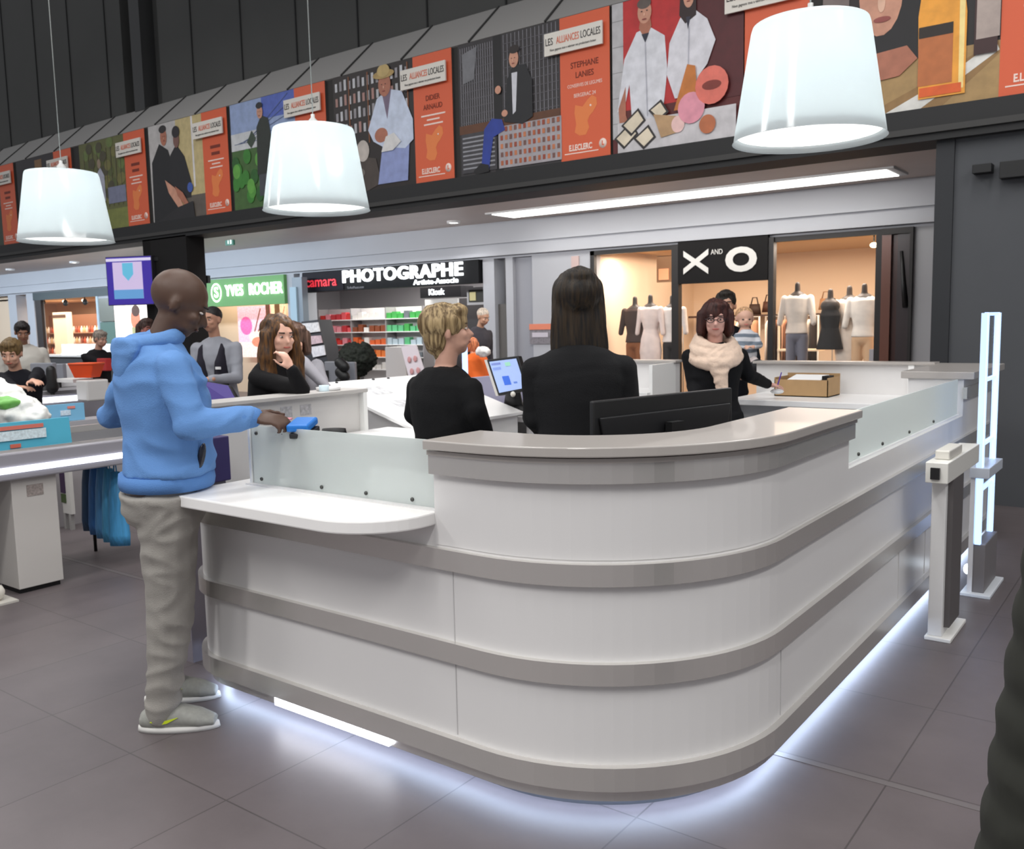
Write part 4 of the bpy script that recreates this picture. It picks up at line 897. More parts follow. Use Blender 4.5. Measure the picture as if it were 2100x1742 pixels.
t = thing('advert_poster', tuple(at_y(270, 660, 12.8)), 'bright white advertising panel with a portrait below the hanging screen', 'poster')
a = at_y(240, 720, 12.9); b = at_y(303, 625, 12.9)
p = Paint(a.x, .4, b.x - a.x, 2.1, 12.9); p.rect(0, 0, 1, 1, (250, 236, 226)); p.ell(.62, .72, .14, .13, (206, 120, 92)); p.rect(.5, .4, .78, .62, (150, 150, 110)); p.ell(.64, .82, .12, .07, (70, 44, 34)); p.build('print', t, mat_print('advert_print', .5, .9)); MB().box((a.x, 12.92, 0), (b.x, 13.0, 2.5)).build('frame', mat((226, 230, 236), .5), t)
t = thing('glass_partition', (-22.9, 12.95, 0), 'green tinted glass partition left of the advertising panel', 'partition')
a = at_y(208, 700, 12.95); b = at_y(238, 700, 12.95)
MB().box((a.x, 12.95, 0), (b.x, 12.98, 1.86)).build('lower_pane', mat((96, 124, 116), .25), t); MB().box((a.x, 12.95, 1.88), (b.x, 12.98, 2.5)).build('upper_pane', mat((120, 124, 116), .25), t)
t = thing('exit_sign', tuple(at_y(470, 494, 11.5)), 'small green emergency exit sign hanging from the gallery ceiling', 'exit sign')
c = at_y(470, 496, 11.5)
MB().box((c.x - .13, 11.5, c.z - .07), (c.x + .13, 11.54, c.z + .07)).build('panel', mat((36, 96, 78), .5, emit=.3), t); MB().box((c.x - .14, 11.49, c.z + .07), (c.x + .14, 11.55, c.z + .10)).build('housing', mat((200, 200, 196), .5), t); MB().tube([(c.x, 11.52, c.z + .1), (c.x, 11.52, 3.4)], .01, 8).build('stem', M_GREY, t)
q = MB(); q.ell((c.x - .02, 11.49, c.z + .03), (.014, .003, .016)); q.box((c.x - .04, 11.488, c.z - .04), (c.x, 11.492, c.z + .015)); q.box((c.x + .04, 11.488, c.z - .05), (c.x + .09, 11.492, c.z + .04)); q.build('running_figure', mat((220, 236, 228), .5, emit=.5), t)
# small dark boxes on the dark wall
for (px, py, s, lab) in ((2016, 347, .07, 'small dark sensor box, left one on the dark wall'), (2090, 347, .13, 'larger black box, right one on the dark wall near the photo edge')):
    c = at_y(px, py, WY - .06); o = box('wall_box', (c.x - s, WY - .12, c.z - s * .5), (c.x + s, WY, c.z + s * .5), M_BLACK, None, .004); tag(o, lab, 'wall box')
t = thing('hanging_screen', tuple(at_y(265, 575, 8.0)), 'purple and blue information screen mounted beside the dark column', 'screen')
c = at_y(266, 576, 8.0)
fr = rotz(math.radians(24))
def tvp(x, y, z): return c + fr @ Vector((x, y, z))
def tvbox(n, a, b, m): 
    q = MB(); P = [tvp(x, y, z) for x in (a[0], b[0]) for y in (a[1], b[1]) for z in (a[2], b[2])]
    v = [q.bm.verts.new(p) for p in P]
    for f in ((0, 1, 3, 2), (4, 6, 7, 5), (0, 4, 5, 1), (2, 3, 7, 6), (0, 2, 6, 4), (1, 5, 7, 3)): q.bm.faces.new([v[i] for i in f])
    return q.build(n, m, t)
TW, TH = .415, .385
tvbox('housing', (-TW, 0, -TH), (TW, .09, TH), mat((60, 58, 66), .4))
tvbox('screen_border', (-TW + .01, -.004, -TH + .01), (TW - .01, .0, TH - .01), mat((60, 44, 150), .4, emit=.55))
tvbox('title_bar', (-TW + .01, -.008, TH - .075), (TW - .01, -.004, TH - .03), mat((206, 200, 226), .4, emit=.6))
tvbox('picture', (-.29, -.008, -TH + .10), (.24, -.004, TH - .09), mat((196, 180, 214), .4, emit=.6))
tvbox('picture_band', (-.29, -.011, -TH + .10), (.24, -.008, -.14), mat((96, 150, 200), .4, emit=.6))
q = MB(); q.prism([tvp(a, -.012, b) for a, b in ((-.11, .28), (.08, .28), (.08, .10), (-.015, .0), (-.11, .10))], fr @ Vector((0, -.003, 0))); q.build('arrow_badge', mat((96, 176, 206), .4, emit=.6), t)
tvbox('bracket', (.1, .09, -.05), (.18, .45, .05), M_BLACK); tvbox('bracket', (.35, .05, .30), (.50, .30, .36), M_BLACK)
tvbox('mount_arm', (.1, .3, -.06), (1.2, .38, .06), M_BLACK)

# ------------------------------------------------------------------ security posts right of the desk
t = thing('gate_post', (-.92, 4.85, 0), 'white waist-high gate post with dark front and angled arm beside the desk', 'post')
MB().box((-.985, 4.66, 0), (-.865, 5.04, .02)).build('base_plate', mat((232, 230, 226), .4), t, bev=.004)
MB().box((-.975, 4.68, .02), (-.91, 4.96, .82)).build('column', mat((226, 225, 224), .35), t, bev=.004)
MB().box((-.91, 4.72, .06), (-.885, 4.96, .80)).build('dark_panel', mat((92, 88, 88), .5), t)
MB().prism([(-.985, 4.58, .80), (-.985, 5.36, .80), (-.985, 5.36, .90), (-.985, 4.58, .90)], (.10, 0, 0)).build('arm', mat((222, 220, 214), .35), t, bev=.004)
MB().box((-.965, 4.68, .90), (-.90, 4.98, .945)).build('top_cap', mat((210, 206, 198), .35), t, bev=.006)
MB().box((-.96, 4.565, .82), (-.92, 4.58, .875)).build('slot', M_BLACK, t)
t = thing('security_antenna', (-.90, 5.8, 0), 'tall acrylic security antenna with glowing blue edges', 'security gate')
M_BLUE = mat((176, 206, 255), .4, emit=1.6)
MB().box((-.985, 5.52, 0), (-.83, 5.98, .02)).build('base_plate', mat((216, 220, 226), .4), t, bev=.004)
MB().box((-.93, 5.56, .02), (-.87, 5.96, .30)).build('lower_box', mat((120, 116, 118), .5), t, bev=.004)
MB().box((-.955, 5.55, .02), (-.93, 5.63, .72)).build('white_column', mat((222, 222, 226), .4), t)
MB().box((-.96, 5.54, .68), (-.86, 5.98, .74)).build('collar', mat((200, 206, 216), .3), t, bev=.004)
for y in (5.55, 5.93): MB().box((-.925, y, .30), (-.895, y + .035, 1.6)).build('light_bar', M_BLUE, t)
MB().box((-.93, 5.545, .74), (-.90, 5.60, 1.6)).build('edge_guide', mat((190, 214, 250), .3, emit=.8), t)
for z in (1.585, 1.22, .86, .60): MB().box((-.92, 5.58, z), (-.90, 5.94, z + .018)).build('cross_bar', M_BLUE, t)
MB().box((-.913, 5.58, .30), (-.907, 5.93, 1.59)).build('acrylic_pane', mat_glass('acrylic', (200, 220, 240), .10), t)
MB().ell((-.965, 5.60, .14), (.02, .03, .03)).build('floor_light', mat((230, 244, 255), .5, emit=8), t)

# ------------------------------------------------------------------ things on and in the desk
t = thing('monitor', (-1.62, 3.0, .75), 'wide black monitor seen from behind on the rounded corner of the desk', 'monitor')
A = at_depth(1217, 826, 3.12); B = at_depth(1502, 793, 3.60)
mw = (B - A); mw.z = 0; un = mw.normalized(); nn = Vector((-un.y, un.x, 0)); Lm = mw.length; zt = (A.z + B.z) / 2
q = MB()
for k in range(9): pass
q.prism([A.xy.to_3d() + un * 0 + Vector((0, 0, zt)), A.xy.to_3d() + un * Lm + Vector((0, 0, zt)), A.xy.to_3d() + un * Lm + Vector((0, 0, zt - .33)), A.xy.to_3d() + Vector((0, 0, zt - .33))], nn * .022)
q.build('screen_frame', M_BLACK, t, bev=.006)
C0 = A.xy.to_3d() + un * (Lm / 2)
q = MB(); q.prism([C0 + un * x + Vector((0, 0, z)) for x, z in ((-Lm * .47, zt - .06), (Lm * .47, zt - .06), (Lm * .40, zt - .31), (-Lm * .40, zt - .31))], -nn * .012); q.build('back_shell', mat((20, 20, 23), .5), t, bev=.004)
q = MB(); q.prism([C0 + un * .05 - nn * .02 + Vector((0, 0, .76)), C0 - un * .05 - nn * .02 + Vector((0, 0, .76)), C0 - un * .035 - nn * .02 + Vector((0, 0, zt - .1)), C0 + un * .035 - nn * .02 + Vector((0, 0, zt - .1))], -nn * .03); q.build('stand', M_BLACK, t)
MB().lathe(C0 + Vector((0, 0, .752)) - nn * .02, [(.001, 0), (.12, 0), (.12, .012), (.001, .02)], 24).build('base', M_BLACK, t)

t = thing('touch_till', (-3.95, 5.0, .92), 'tilted touch-screen till with pale blue display between the two women', 'till')
def till_screen(t, pts, d, name='screen'):
    """pts: four corners of the panel; builds body, bezel, display with thickness"""
    P = [at_depth(px, py, dd) for px, py, dd in pts]
    n = (P[1] - P[0]).cross(P[3] - P[0]).normalized()
    if n.dot(EYE - P[0]) < 0: n = -n
    MB().prism([p - n * .001 for p in P], -n * .045).build('housing', M_BLACK, t, bev=.004)
    cen = sum(P, Vector()) / 4
    Q = [cen + (p - cen) * .86 + n * .002 for p in P]
    return P, Q, n, cen
P, Q, n, cen = till_screen(t, ((998, 738, 6.15), (1062, 730, 6.0), (1084, 800, 5.95), (1022, 812, 6.1)), 6)
q = MB(); q.prism(Q, n * .002, (150, 170, 214))
def q_pt(u, v, l=.006): return Q[0] + (Q[1] - Q[0]) * u + (Q[3] - Q[0]) * v + n * l
for (u0, v0, u1, v1, c) in ((.06, .06, .4, .12, (110, 124, 180)), (.06, .2, .36, .28, (120, 140, 196)), (.55, .08, .75, .2, (140, 190, 170)), (.3, .5, .55, .78, (60, 100, 196)), (.65, .7, .78, .76, (90, 120, 190))):
    q.face([q_pt(u0, v0), q_pt(u1, v0), q_pt(u1, v1), q_pt(u0, v1)], c)
q.build('display', mat_print('till_display', .3, .55, .02), t)
MB().prism([P[0] - (P[1] - P[0]) * .08, P[0], P[3], P[3] - (P[1] - P[0]) * .08], -n * .03).build('side_trim', mat((200, 196, 190), .4), t)
q = MB(); c0 = at_z(1050, 846, .93); q.loft([(c0, Vector((.20, 0, 0)), Vector((0, .16, 0))), (c0 + Vector((0, 0, .03)), Vector((.19, 0, 0)), Vector((0, .15, 0))), (c0 + Vector((0, .02, .06)), Vector((.08, 0, 0)), Vector((0, .06, 0))), (cen - n * .06 + Vector((0, 0, -.06)), Vector((.04, 0, 0)), Vector((0, .04, 0)))], 20); q.build('stand', M_BLACK, t)
MB().box(tuple(at_z(1010, 838, .93)), tuple(at_z(1010, 838, .93) + Vector((.13, .10, .035)))).build('keyboard_block', M_BLACK, t)
MB().ell(cen - (P[0] - P[3]) * .52 + n * .01, (.02, .012, .02)).build('round_button', mat((210, 206, 196), .3), t)
t = thing('telephone', tuple(at_z(975, 845, .93)), 'small dark desk phone at the elbow of the short-haired woman', 'telephone')
c0 = at_z(985, 845, .925); MB().box(tuple(c0), tuple(c0 + Vector((.16, .14, .05)))).build('body', mat((70, 70, 66), .5), t, bev=.008); MB().cap(c0 + Vector((.0, .03, .065)), c0 + Vector((.16, .03, .065)), .02, .02).build('handset', M_BLACK, t)
# purple-grey screen partition behind
t = thing('glass_partition', (-4.68, 5.6, 0), 'lilac grey low screen behind the short-haired woman', 'partition')
MB().box((-4.76, 5.3, 0), (-4.70, 6.8, 1.16)).build('panel', mat((176, 174, 200), .4), t)
# card terminal
t = thing('card_terminal', (-2.9, 2.6, .965), 'blue card payment terminal the standing man reaches towards', 'card terminal')
c0 = at_depth(620, 871, 3.55)
fr = rotz(math.radians(30)) @ rotx(math.radians(10))
def ob(mb, c, h, fr):
    P = [c + fr @ Vector((x, y, z)) for x in (-h[0], h[0]) for y in (-h[1], h[1]) for z in (-h[2], h[2])]
    v = [mb.bm.verts.new(p) for p in P]
    for f in ((0, 1, 3, 2), (4, 6, 7, 5), (0, 4, 5, 1), (2, 3, 7, 6), (0, 2, 6, 4), (1, 5, 7, 3)): mb.bm.faces.new([v[i] for i in f])
    return mb
q = ob(MB(), c0, (.045, .062, .015), fr); q.build('cover', mat((34, 118, 204), .35), t, bev=.008)
q = ob(MB(), c0 + Vector((.012, 0, -.03)), (.043, .058, .010), fr); q.build('body', mat((28, 28, 32), .5), t, bev=.004)
MB().tube([(c0.x, c0.y, .966), (c0.x, c0.y, c0.z - .03)], .014, 10).build('stalk', M_BLACK, t); MB().lathe((c0.x, c0.y, .966), [(.001, 0), (.06, 0), (.06, .008), (.001, .012)], 20).build('foot', M_BLACK, t)
c1 = at_depth(685, 884, 3.9); o = MB().loft([(c1 + Vector((0, 0, -.02)), Vector((.05, .03, 0)), Vector((-.02, .03, 0))), (c1 + Vector((0, 0, .01)), Vector((.045, .027, 0)), Vector((-.018, .027, 0)))], 18).build('black_tray', M_BLACK, None, c1); tag(o, 'small black dish right of the blue card terminal', 'dish')
# cable seen through the frosted screen
q = MB(); q.tube([(-2.75, 2.42, .97), (-2.72, 2.42, 1.03), (-2.64, 2.42, 1.06), (-2.56, 2.42, 1.03), (-2.52, 2.42, .97)], .006, 8); o = q.build('cable', mat((235, 235, 235), .4), None, (-2.64, 2.42, .97)); tag(o, 'white looped cable behind the frosted screen', 'cable')
o = box('green_box', (-2.95, 2.40, .966), (-2.83, 2.5, 1.05), mat((46, 92, 82), .5), None, .004); tag(o, 'small dark green box behind the frosted screen, left one', 'box')
o = box('green_box', (-2.79, 2.40, .966), (-2.60, 2.5, 1.07), mat((60, 104, 94), .5), None, .004); tag(o, 'wider green box behind the frosted screen, right one', 'box')
# cardboard box with papers
t = thing('cardboard_box', (-2.4, 6.75, 1.01), 'open brown cardboard box on the back counter holding papers', 'box')
a = at_z(1617, 800, 1.012); x0, x1, y0, y1, z0 = -2.50, -2.10, 6.62, 6.90, 1.012
mb = MB(); mb.box((x0, y0, z0), (x1, y0 + .006, z0 + .125)); mb.box((x0, y1, z0), (x1, y1 + .006, z0 + .16)); mb.box((x0, y0, z0), (x0 + .006, y1, z0 + .14)); mb.box((x1 - .006, y0, z0), (x1, y1, z0 + .14)); mb.box((x0, y0, z0), (x1, y1, z0 + .006))
mb.build('carton', mat((176, 142, 100), .7, var=.05, vscale=14), t)
mb = MB(); mb.box((x0 + .08, y0 + .03, z0 + .11), (x1 - .07, y1 - .03, z0 + .135), rot=rotx(math.radians(8))); mb.build('papers', mat((250, 250, 250), .5), t)
MB().box((x1 - .07, y0 + .08, z0 + .07), (x1 - .02, y0 + .2, z0 + .15)).build('black_item', M_BLACK, t)
# things on the left partition top
c0 = at_z(697, 806, 1.225)
t = thing('tape_roll', (-4.13, 3.62, 1.222), 'small white roll on a pale dish on the side partition top', 'roll')
MB().lathe((-4.13, 3.66, 1.223), [(.001, 0), (.07, 0), (.075, .02), (.001, .022)], 20).build('dish', mat((238, 238, 238), .4), t); MB().lathe((-4.10, 3.60, 1.223), [(.03, 0), (.03, .035), (.012, .035), (.012, 0)], 18).build('roll', mat((214, 232, 240), .4), t)

# ------------------------------------------------------------------ checkout tills on the left
M_BELT = mat((62, 62, 66), .6); M_TILL = mat((186, 184, 188), .45)
t = thing('checkout_lane', (-6.1, 2.0, 0), 'near checkout counter with a glowing white edge strip and grey belt', 'checkout')
TX = -5.65
MB().box((-6.55, -2.0, .80), (TX - .12, 3.62, .86)).build('frame', M_TILL, t)
MB().box((TX - .12, -2.0, .72), (TX, 3.62, .885)).build('side_fascia', mat((150, 148, 156), .4), t, bev=.01)
MB().box((TX - .002, -2.0, .765), (TX + .006, 3.62, .80)).build('light_strip', M_LEDW, t)
MB().box((-6.38, -2.0, .86), (TX - .06, 3.62, .885)).build('belt', M_BELT, t)
MB().box((TX - .065, -2.0, .885), (TX - .05, 3.62, .90)).build('rail', M_STEEL, t); MB().box((-6.42, -2.0, .86), (-6.39, 3.62, .93)).build('rail', M_STEEL, t)
MB().box((-5.98, 2.49, .03), (-5.70, 2.765, .72)).build('pedestal', mat((196, 192, 188), .45), t, bev=.004); MB().box((-5.96, 2.50, 0), (-5.72, 2.75, .03)).build('pedestal_foot', M_BLACK, t)
MB().box((-5.70, 2.58, .60), (-5.697, 2.68, .67)).build('pedestal_label', mat((150, 140, 136), .5, var=.3, vscale=70), t)
MB().box((-6.5, -2.0, .03), (-6.05, 2.2, .80)).build('body', mat((140, 130, 128), .5), t)
t = thing('floor_rail', (-5.6, 1.9, 0), 'low white rounded floor guard at the left photo edge', 'floor guard')
MB().cap((-5.66, 1.2, .06), (-5.66, 2.33, .06), .055, .055).build('guard', mat((222, 218, 208), .4), t); MB().box((-5.75, 1.15, 0), (-5.56, 2.42, .012)).build('plate', mat((200, 196, 188), .4), t)
def advert(x, y, L, lab, hz=.17):
    t = thing('advert_bar', (x, y, .887), lab, 'advert bar', 'blue advert bars on the tills')
    MB().prism([(x - .03, y, .887), (x + .03, y, .887), (x + .012, y, .887 + hz), (x - .012, y, .887 + hz)], (0, L, 0)).build('bar', mat((84, 178, 206), .4), t)
    MB().box((x + .022, y + L * .12, .887 + hz * .74), (x + .030, y + L * .72, .887 + hz * .88)).build('red_line', mat((214, 120, 104), .5), t)
    MB().box((x + .024, y + L * .15, .887 + hz * .36), (x + .034, y + L * .74, .887 + hz * .70)).build('white_panel', mat((214, 230, 236), .5, var=.2, vscale=60), t)
    MB().box((x + .03, y + L * .38, .887 + hz * .08), (x + .036, y + L * .48, .887 + hz * .22)).build('red_mark', mat((214, 110, 90), .5), t)
advert(-5.80, 2.30, .62, 'blue advert bar on the near checkout lane')
t = thing('shopping_bag', (-6.1, 2.55, .887), 'crumpled white plastic bag with green print on the near till', 'bag')
def crum(s, a): return lambda co: a * (noise.noise(co * s) + .6 * noise.noise(co * s * 2.3))
bc = at_depth(30, 830, 6.1)
q = MB(); q.ell(bc + Vector((0, 0, -.06)), (.24, .17, .13)); q.ell(bc + Vector((-.1, 0, .05)), (.14, .10, .09)); q.ell(bc + Vector((.15, .03, -.08)), (.15, .12, .08)); q.cap(bc + Vector((-.1, 0, .08)), bc + Vector((-.18, 0, .16)), .05, .02)
q.blob('bag', mat((228, 228, 224), .45), t, .014, 2, crum(14, .022))
q = MB(); q.ell(bc + Vector((.10, -.10, .02)), (.10, .07, .045), rotz(.6)); q.blob('green_print', mat((110, 178, 82), .45), t, .012, 2, crum(14, .012))
# second lane
lane2 = t = thing('checkout_lane', (-8.4, 4.0, 0), 'second checkout counter with a short glowing strip, farther left', 'checkout')
TX2 = -8.8
MB().box((-9.7, 0, .84), (TX2 - .1, 6.2, .90)).build('frame', M_TILL, t); MB().box((TX2 - .1, 0, .72), (TX2, 6.2, 1.0)).build('side_fascia', mat((150, 148, 156), .4), t)
a = at_x(60, 823, TX2); b = at_x(168, 812, TX2)
MB().box((TX2 - .002, a.y, a.z - .03), (TX2 + .006, b.y, a.z + .02)).build('light_strip', M_LEDW, t)
MB().box((-9.6, 0, .90), (TX2 - .06, 6.2, .915)).build('belt', M_BELT, t); MB().box((-9.6, .2, .02), (-9.1, 6.0, .84)).build('body', mat((150, 146, 146), .5), t)
c = at_x(136, 852, -7.4)
t = thing('advert_bar', (-7.4, c.y, 0), 'blue advert bar on a grey shelf, right of the near one', 'advert bar', 'blue advert bars on the tills')
a = at_x(100, 868, -7.4); b = at_x(172, 826, -7.4)
MB().box((-7.44, a.y, a.z), (-7.40, b.y, b.z)).build('bar', mat((120, 178, 212), .4), t); MB().box((-7.40, a.y + .1, a.z + .05), (-7.395, b.y - .12, b.z - .05)).build('white_panel', mat((196, 214, 228), .5, var=.2, vscale=60), t)
MB().box((-7.40, a.y + .16, b.z - .04), (-7.394, b.y - .08, b.z - .02)).build('red_line', mat((214, 130, 120), .5), t)
t2 = thing('till_shelf', (-7.6, 3.5, 0), 'grey packing shelf between the two checkout counters', 'shelf')
MB().box((-7.62, 1.6, a.z - .05), (-7.36, b.y + .9, a.z - .002)).build('shelf_top', mat((160, 158, 162), .4), t2); MB().box((-7.60, 1.8, 0), (-7.42, b.y + .7, a.z - .05)).build('body', mat((146, 142, 144), .5), t2)
# equipment on the second lane
def place(px, py, d, w, dp, h, name, m, lab, cat, bev=.006, group=None):
    c = at_depth(px, py, d); o = box(name, (c.x - w / 2, c.y - dp / 2, c.z - h / 2), (c.x + w / 2, c.y + dp / 2, c.z + h / 2), m, None, bev); tag(o, lab, cat, group); return o
MB().box((-9.75, 3.4, .915), (-8.95, 5.8, 1.03)).build('till_block', mat((150, 148, 152), .45), lane2)
t = thing('printed_divider', tuple(at_depth(112, 800, 9.3)), 'wide grey front panel with pictures below the grey till screens', 'panel')
a = at_depth(68, 822, 9.2); b = at_depth(156, 780, 9.4)
MB().box((a.x, a.y, a.z), (b.x, a.y + .04, b.z)).build('panel', mat((176, 170, 178), .4), t)
MB().box((a.x + .06, a.y - .005, a.z + .05), (a.x + .22, a.y, b.z - .03)).build('picture', mat((176, 136, 150), .5, var=.4, vscale=20), t); MB().box((a.x + .27, a.y - .005, a.z + .05), (b.x - .05, a.y, b.z - .03)).build('picture', mat((180, 172, 140), .5, var=.3, vscale=20), t)
def backed_monitor(px, py, d, w, h, lab):
    c = at_depth(px, py, d); t = thing('till_monitor', tuple(c), lab, 'monitor', 'grey till monitors seen from behind')
    fr = rotz(math.radians(25))
    ob(MB(), c, (w / 2, .03, h / 2), fr).build('housing', mat((136, 138, 146), .4), t, bev=.01); ob(MB(), c + fr @ Vector((-w * .38, -.035, -.05)), (w * .08, .01, h * .34), fr).build('dark_panel', M_BLACK, t)
    MB().tube([c + Vector((0, 0, -h / 2)), c + Vector((0, 0, -h / 2 - .25))], .03, 10).build('stand', M_BLACK, t); ob(MB(), c + Vector((0, 0, -h / 2 - .25)), (.12, .09, .012), fr).build('base', M_BLACK, t)
backed_monitor(90, 765, 9.0, .26, .20, 'grey till monitor seen from behind, nearest to the seated cashier')
backed_monitor(118, 764, 9.4, .18, .18, 'grey till monitor seen from behind, right of the black scanner stand')
backed_monitor(690, 765, 8.6, .22, .22, 'grey till monitor seen from behind, left of the sloped display')
backed_monitor(712, 762, 8.65, .18, .18, 'grey till monitor seen from behind, under the round plant')
c = at_depth(105, 770, 8.8); t = thing('scanner_stand', tuple(c), 'black card reader on a stalk between grey till monitors', 'card reader')
MB().cap(c + Vector((0, 0, .05)), c + Vector((0, 0, -.12)), .045, .06).build('reader', M_BLACK, t); MB().tube([c + Vector((0, 0, -.12)), c + Vector((0, 0, -.34))], .02, 8).build('stalk', M_BLACK, t)
c = at_depth(698, 775, 8.4); t = thing('scanner_stand', tuple(c), 'black cluster of till devices left of the sloped display', 'card reader')
for k in range(4): MB().cap(c + Vector((0, 0, .14 - k * .09)), c + Vector((.06, 0, .10 - k * .09)), .05, .05).build('device', M_BLACK, t)
MB().tube([c + Vector((0, 0, .1)), (c.x, c.y, .951)], .02, 8).build('stalk', M_BLACK, t)
tc0 = thing('till_counter', (c.x, c.y, 0), 'low grey till counter behind the sloped display and its round plant', 'counter')
MB().box((c.x - .7, c.y - .15, .90), (c.x + .25, c.y + .42, .95)).build('top', mat((176, 174, 178), .4), tc0); MB().box((c.x - .65, c.y - .1, 0), (c.x + .2, c.y + .38, .90)).build('body', M_TILL, tc0)
# orange basket
c = at_depth(178, 757, 8.6)
t = thing('shopping_basket', tuple(c), 'orange plastic shopping basket on the second checkout', 'basket')
q = MB(); fr = rotz(.5)
def ringrect(cz, w, d): return [c + fr @ Vector((x, y, cz)) for x, y in ((-w, -d), (w, -d), (w, d), (-w, d))]
lo, hi = ringrect(-.08, .08, .07), ringrect(.05, .125, .09)
for k in range(4): q.prism([lo[k], lo[(k + 1) % 4], hi[(k + 1) % 4], hi[k]], (hi[k] - hi[(k + 2) % 4]).normalized() * .006)
q.build('tub', mat((226, 78, 34), .4), t); q = MB(); q.tube(hi + [hi[0]], .010, 8); q.build('rim', mat((236, 92, 44), .4), t)
q = MB(); q.face(lo); q.build('base', mat((200, 66, 30), .4), t)
place(190, 800, 8.6, .20, .22, .20, 'receipt_printer', mat((216, 214, 212), .4), 'white receipt printer by the left elbow of the man in blue', 'printer', .015)
c = at_depth(130, 752, 9.6); tag(box('white_box', (c.x - .1, c.y - .1, 1.031), (c.x + .1, c.y + .1, 1.27), mat((226, 226, 228), .4), None, .006), 'small white box between the till monitors and the basket', 'box')
place(152, 780, 8.8, .34, .2, .035, 'paper_stack', mat((232, 230, 228), .5), 'loose pale papers in front of the orange basket', 'papers', .003)
place(30, 822, 8.6, .3, .2, .08, 'white_tray', mat((210, 208, 206), .5), 'pale tray behind the crumpled white bag', 'tray')
# round dark plant and its pot
c = at_depth(733, 738, 9.45)
t = thing('potted_plant', (c.x, c.y, 0), 'big round dark green bushy plant behind the sloped display', 'plant')
q = MB()
for k in range(14): 
    d = Vector((random.gauss(0, 1), random.gauss(0, 1), random.gauss(0, 1))).normalized() * .08; q.ell(c + d, (.12, .12, .13))
q.ell(c + Vector((-.08, 0, .03)), (.15, .13, .12))
q.blob('foliage', mat((26, 32, 24), .8, var=.35, vscale=30), t, .012, 1, crum(26, .028))
q = MB(); q.tube([(c.x, c.y, .4), (c.x, c.y, c.z - .1)], .02, 8); q.build('stem', mat((70, 56, 40), .7), t); MB().lathe((c.x, c.y, 0), [(.001, 0), (.14, 0), (.18, .42), (.16, .42), (.15, .38), (.001, .38)], 24).build('pot', mat((206, 202, 198), .5), t)
# blue bags hanging at the till end
for k in range(5):
    c = at_depth(186 + k * 14, 1022 + k * 7, 6.5 - k * .07)
    q = MB(); w0 = .055; n0 = R0.cross(Vector((0, 0, 1)))
    q.loft([(c + Vector((0, 0, .28)), R0 * .03, n0 * .02), (c + Vector((0, 0, .12)), R0 * (w0 + .0), n0 * .03), (c + Vector((0, 0, -.16)), R0 * (w0 + .02), n0 * .04), (c + Vector((0, 0, -.24)), R0 * (w0 + .015), n0 * .01)], 16)
    q.tube([c + Vector((-.02, 0, .26)), c + Vector((0, 0, .42)), c + Vector((.02, 0, .26))], .005, 6)
    o = q.build('carrier_bag', mat(((50, 84, 120), (66, 124, 190), (96, 160, 214), (92, 178, 226), (78, 160, 214))[k], .45, var=.25, vscale=9, stretch=(6, 6, .6)), None, c - Vector((0, 0, .24)))
    tag(o, 'blue carrier bag hanging below the near till, %s of five' % ('leftmost', 'second from left', 'middle', 'fourth from left', 'rightmost')[k], 'bag', 'blue carrier bags on the till hook')
t = thing('bag_rack', (-5.2, 3.6, 0), 'dark rack carrying the blue carrier bags', 'rack')
c0 = at_depth(180, 905, 6.5); c1 = at_depth(250, 915, 6.2)
MB().tube([c0 + Vector((-.05, 0, .05)), c1 + Vector((.1, 0, .05))], .012, 8).build('rail', M_BLACK, t); MB().tube([c0 + Vector((-.04, .02, .05)), Vector((c0.x - .04, c0.y + .02, 0))], .012, 8).build('post', M_BLACK, t)
q = MB(); q.prism([c0 + Vector((-.10, .05, .04)), c0 + Vector((-.02, .05, .04)), c0 + Vector((-.03, .05, -.42)), c0 + Vector((-.13, .05, -.36))], (0, .02, 0)); q.build('dark_bag', mat((44, 62, 92), .6), t)
t = thing('leaflet_stand', (-7.2, 3.7, 0), 'white framed leaflet stand with dark purple and green panels under the till', 'stand')
a = at_depth(130, 1052, 7.4); b = at_depth(172, 962, 7.4)
MB().box((a.x, a.y, a.z), (b.x + .02, a.y + .03, b.z + .05)).build('frame', mat((200, 198, 194), .5), t); MB().box((a.x, a.y - .01, a.z + .17), (b.x - .05, a.y, b.z + .02)).build('purple_panel', mat((54, 34, 66), .5), t)
MB().box((a.x, a.y - .01, a.z + .09), (b.x - .05, a.y, a.z + .16)).build('green_panel', mat((62, 80, 44), .5), t); MB().box((a.x, a.y, 0), (a.x + .03, a.y + .03, a.z)).build('leg', M_GREY, t); MB().box((b.x - .03, a.y, 0), (b.x, a.y + .03, a.z)).build('leg', M_GREY, t)
# purple laptop-like screen in front of the staff man, and the low grey cabinet under it
t = thing('purple_screen', tuple(at_depth(455, 830, 4.6)), 'dark laptop-like screen with purple display between the man in blue and the red-haired woman', 'screen')
P = [at_depth(px, py, d) for px, py, d in ((404, 778, 5.5), (470, 790, 5.35), (497, 838, 5.2), (424, 846, 5.35))]
n = (P[1] - P[0]).cross(P[3] - P[0]).normalized(); n = n if n.dot(EYE - P[0]) > 0 else -n
MB().prism(P, -n * .03).build('housing', M_BLACK, t); cen = sum(P, Vector()) / 4
Qp = [cen + (p - cen) * .93 + n * .002 for p in P]
MB().prism(Qp, n * .002).build('display', mat((66, 52, 120), .35, emit=.25), t)
ft = Vector(((cen - n * .10).x, (cen - n * .10).y, 0))
t4 = thing('purple_till_cabinet', (-3.9, 2.5, 0), 'dark purple topped grey till cabinet behind the right arm of the man in blue', 'cabinet')
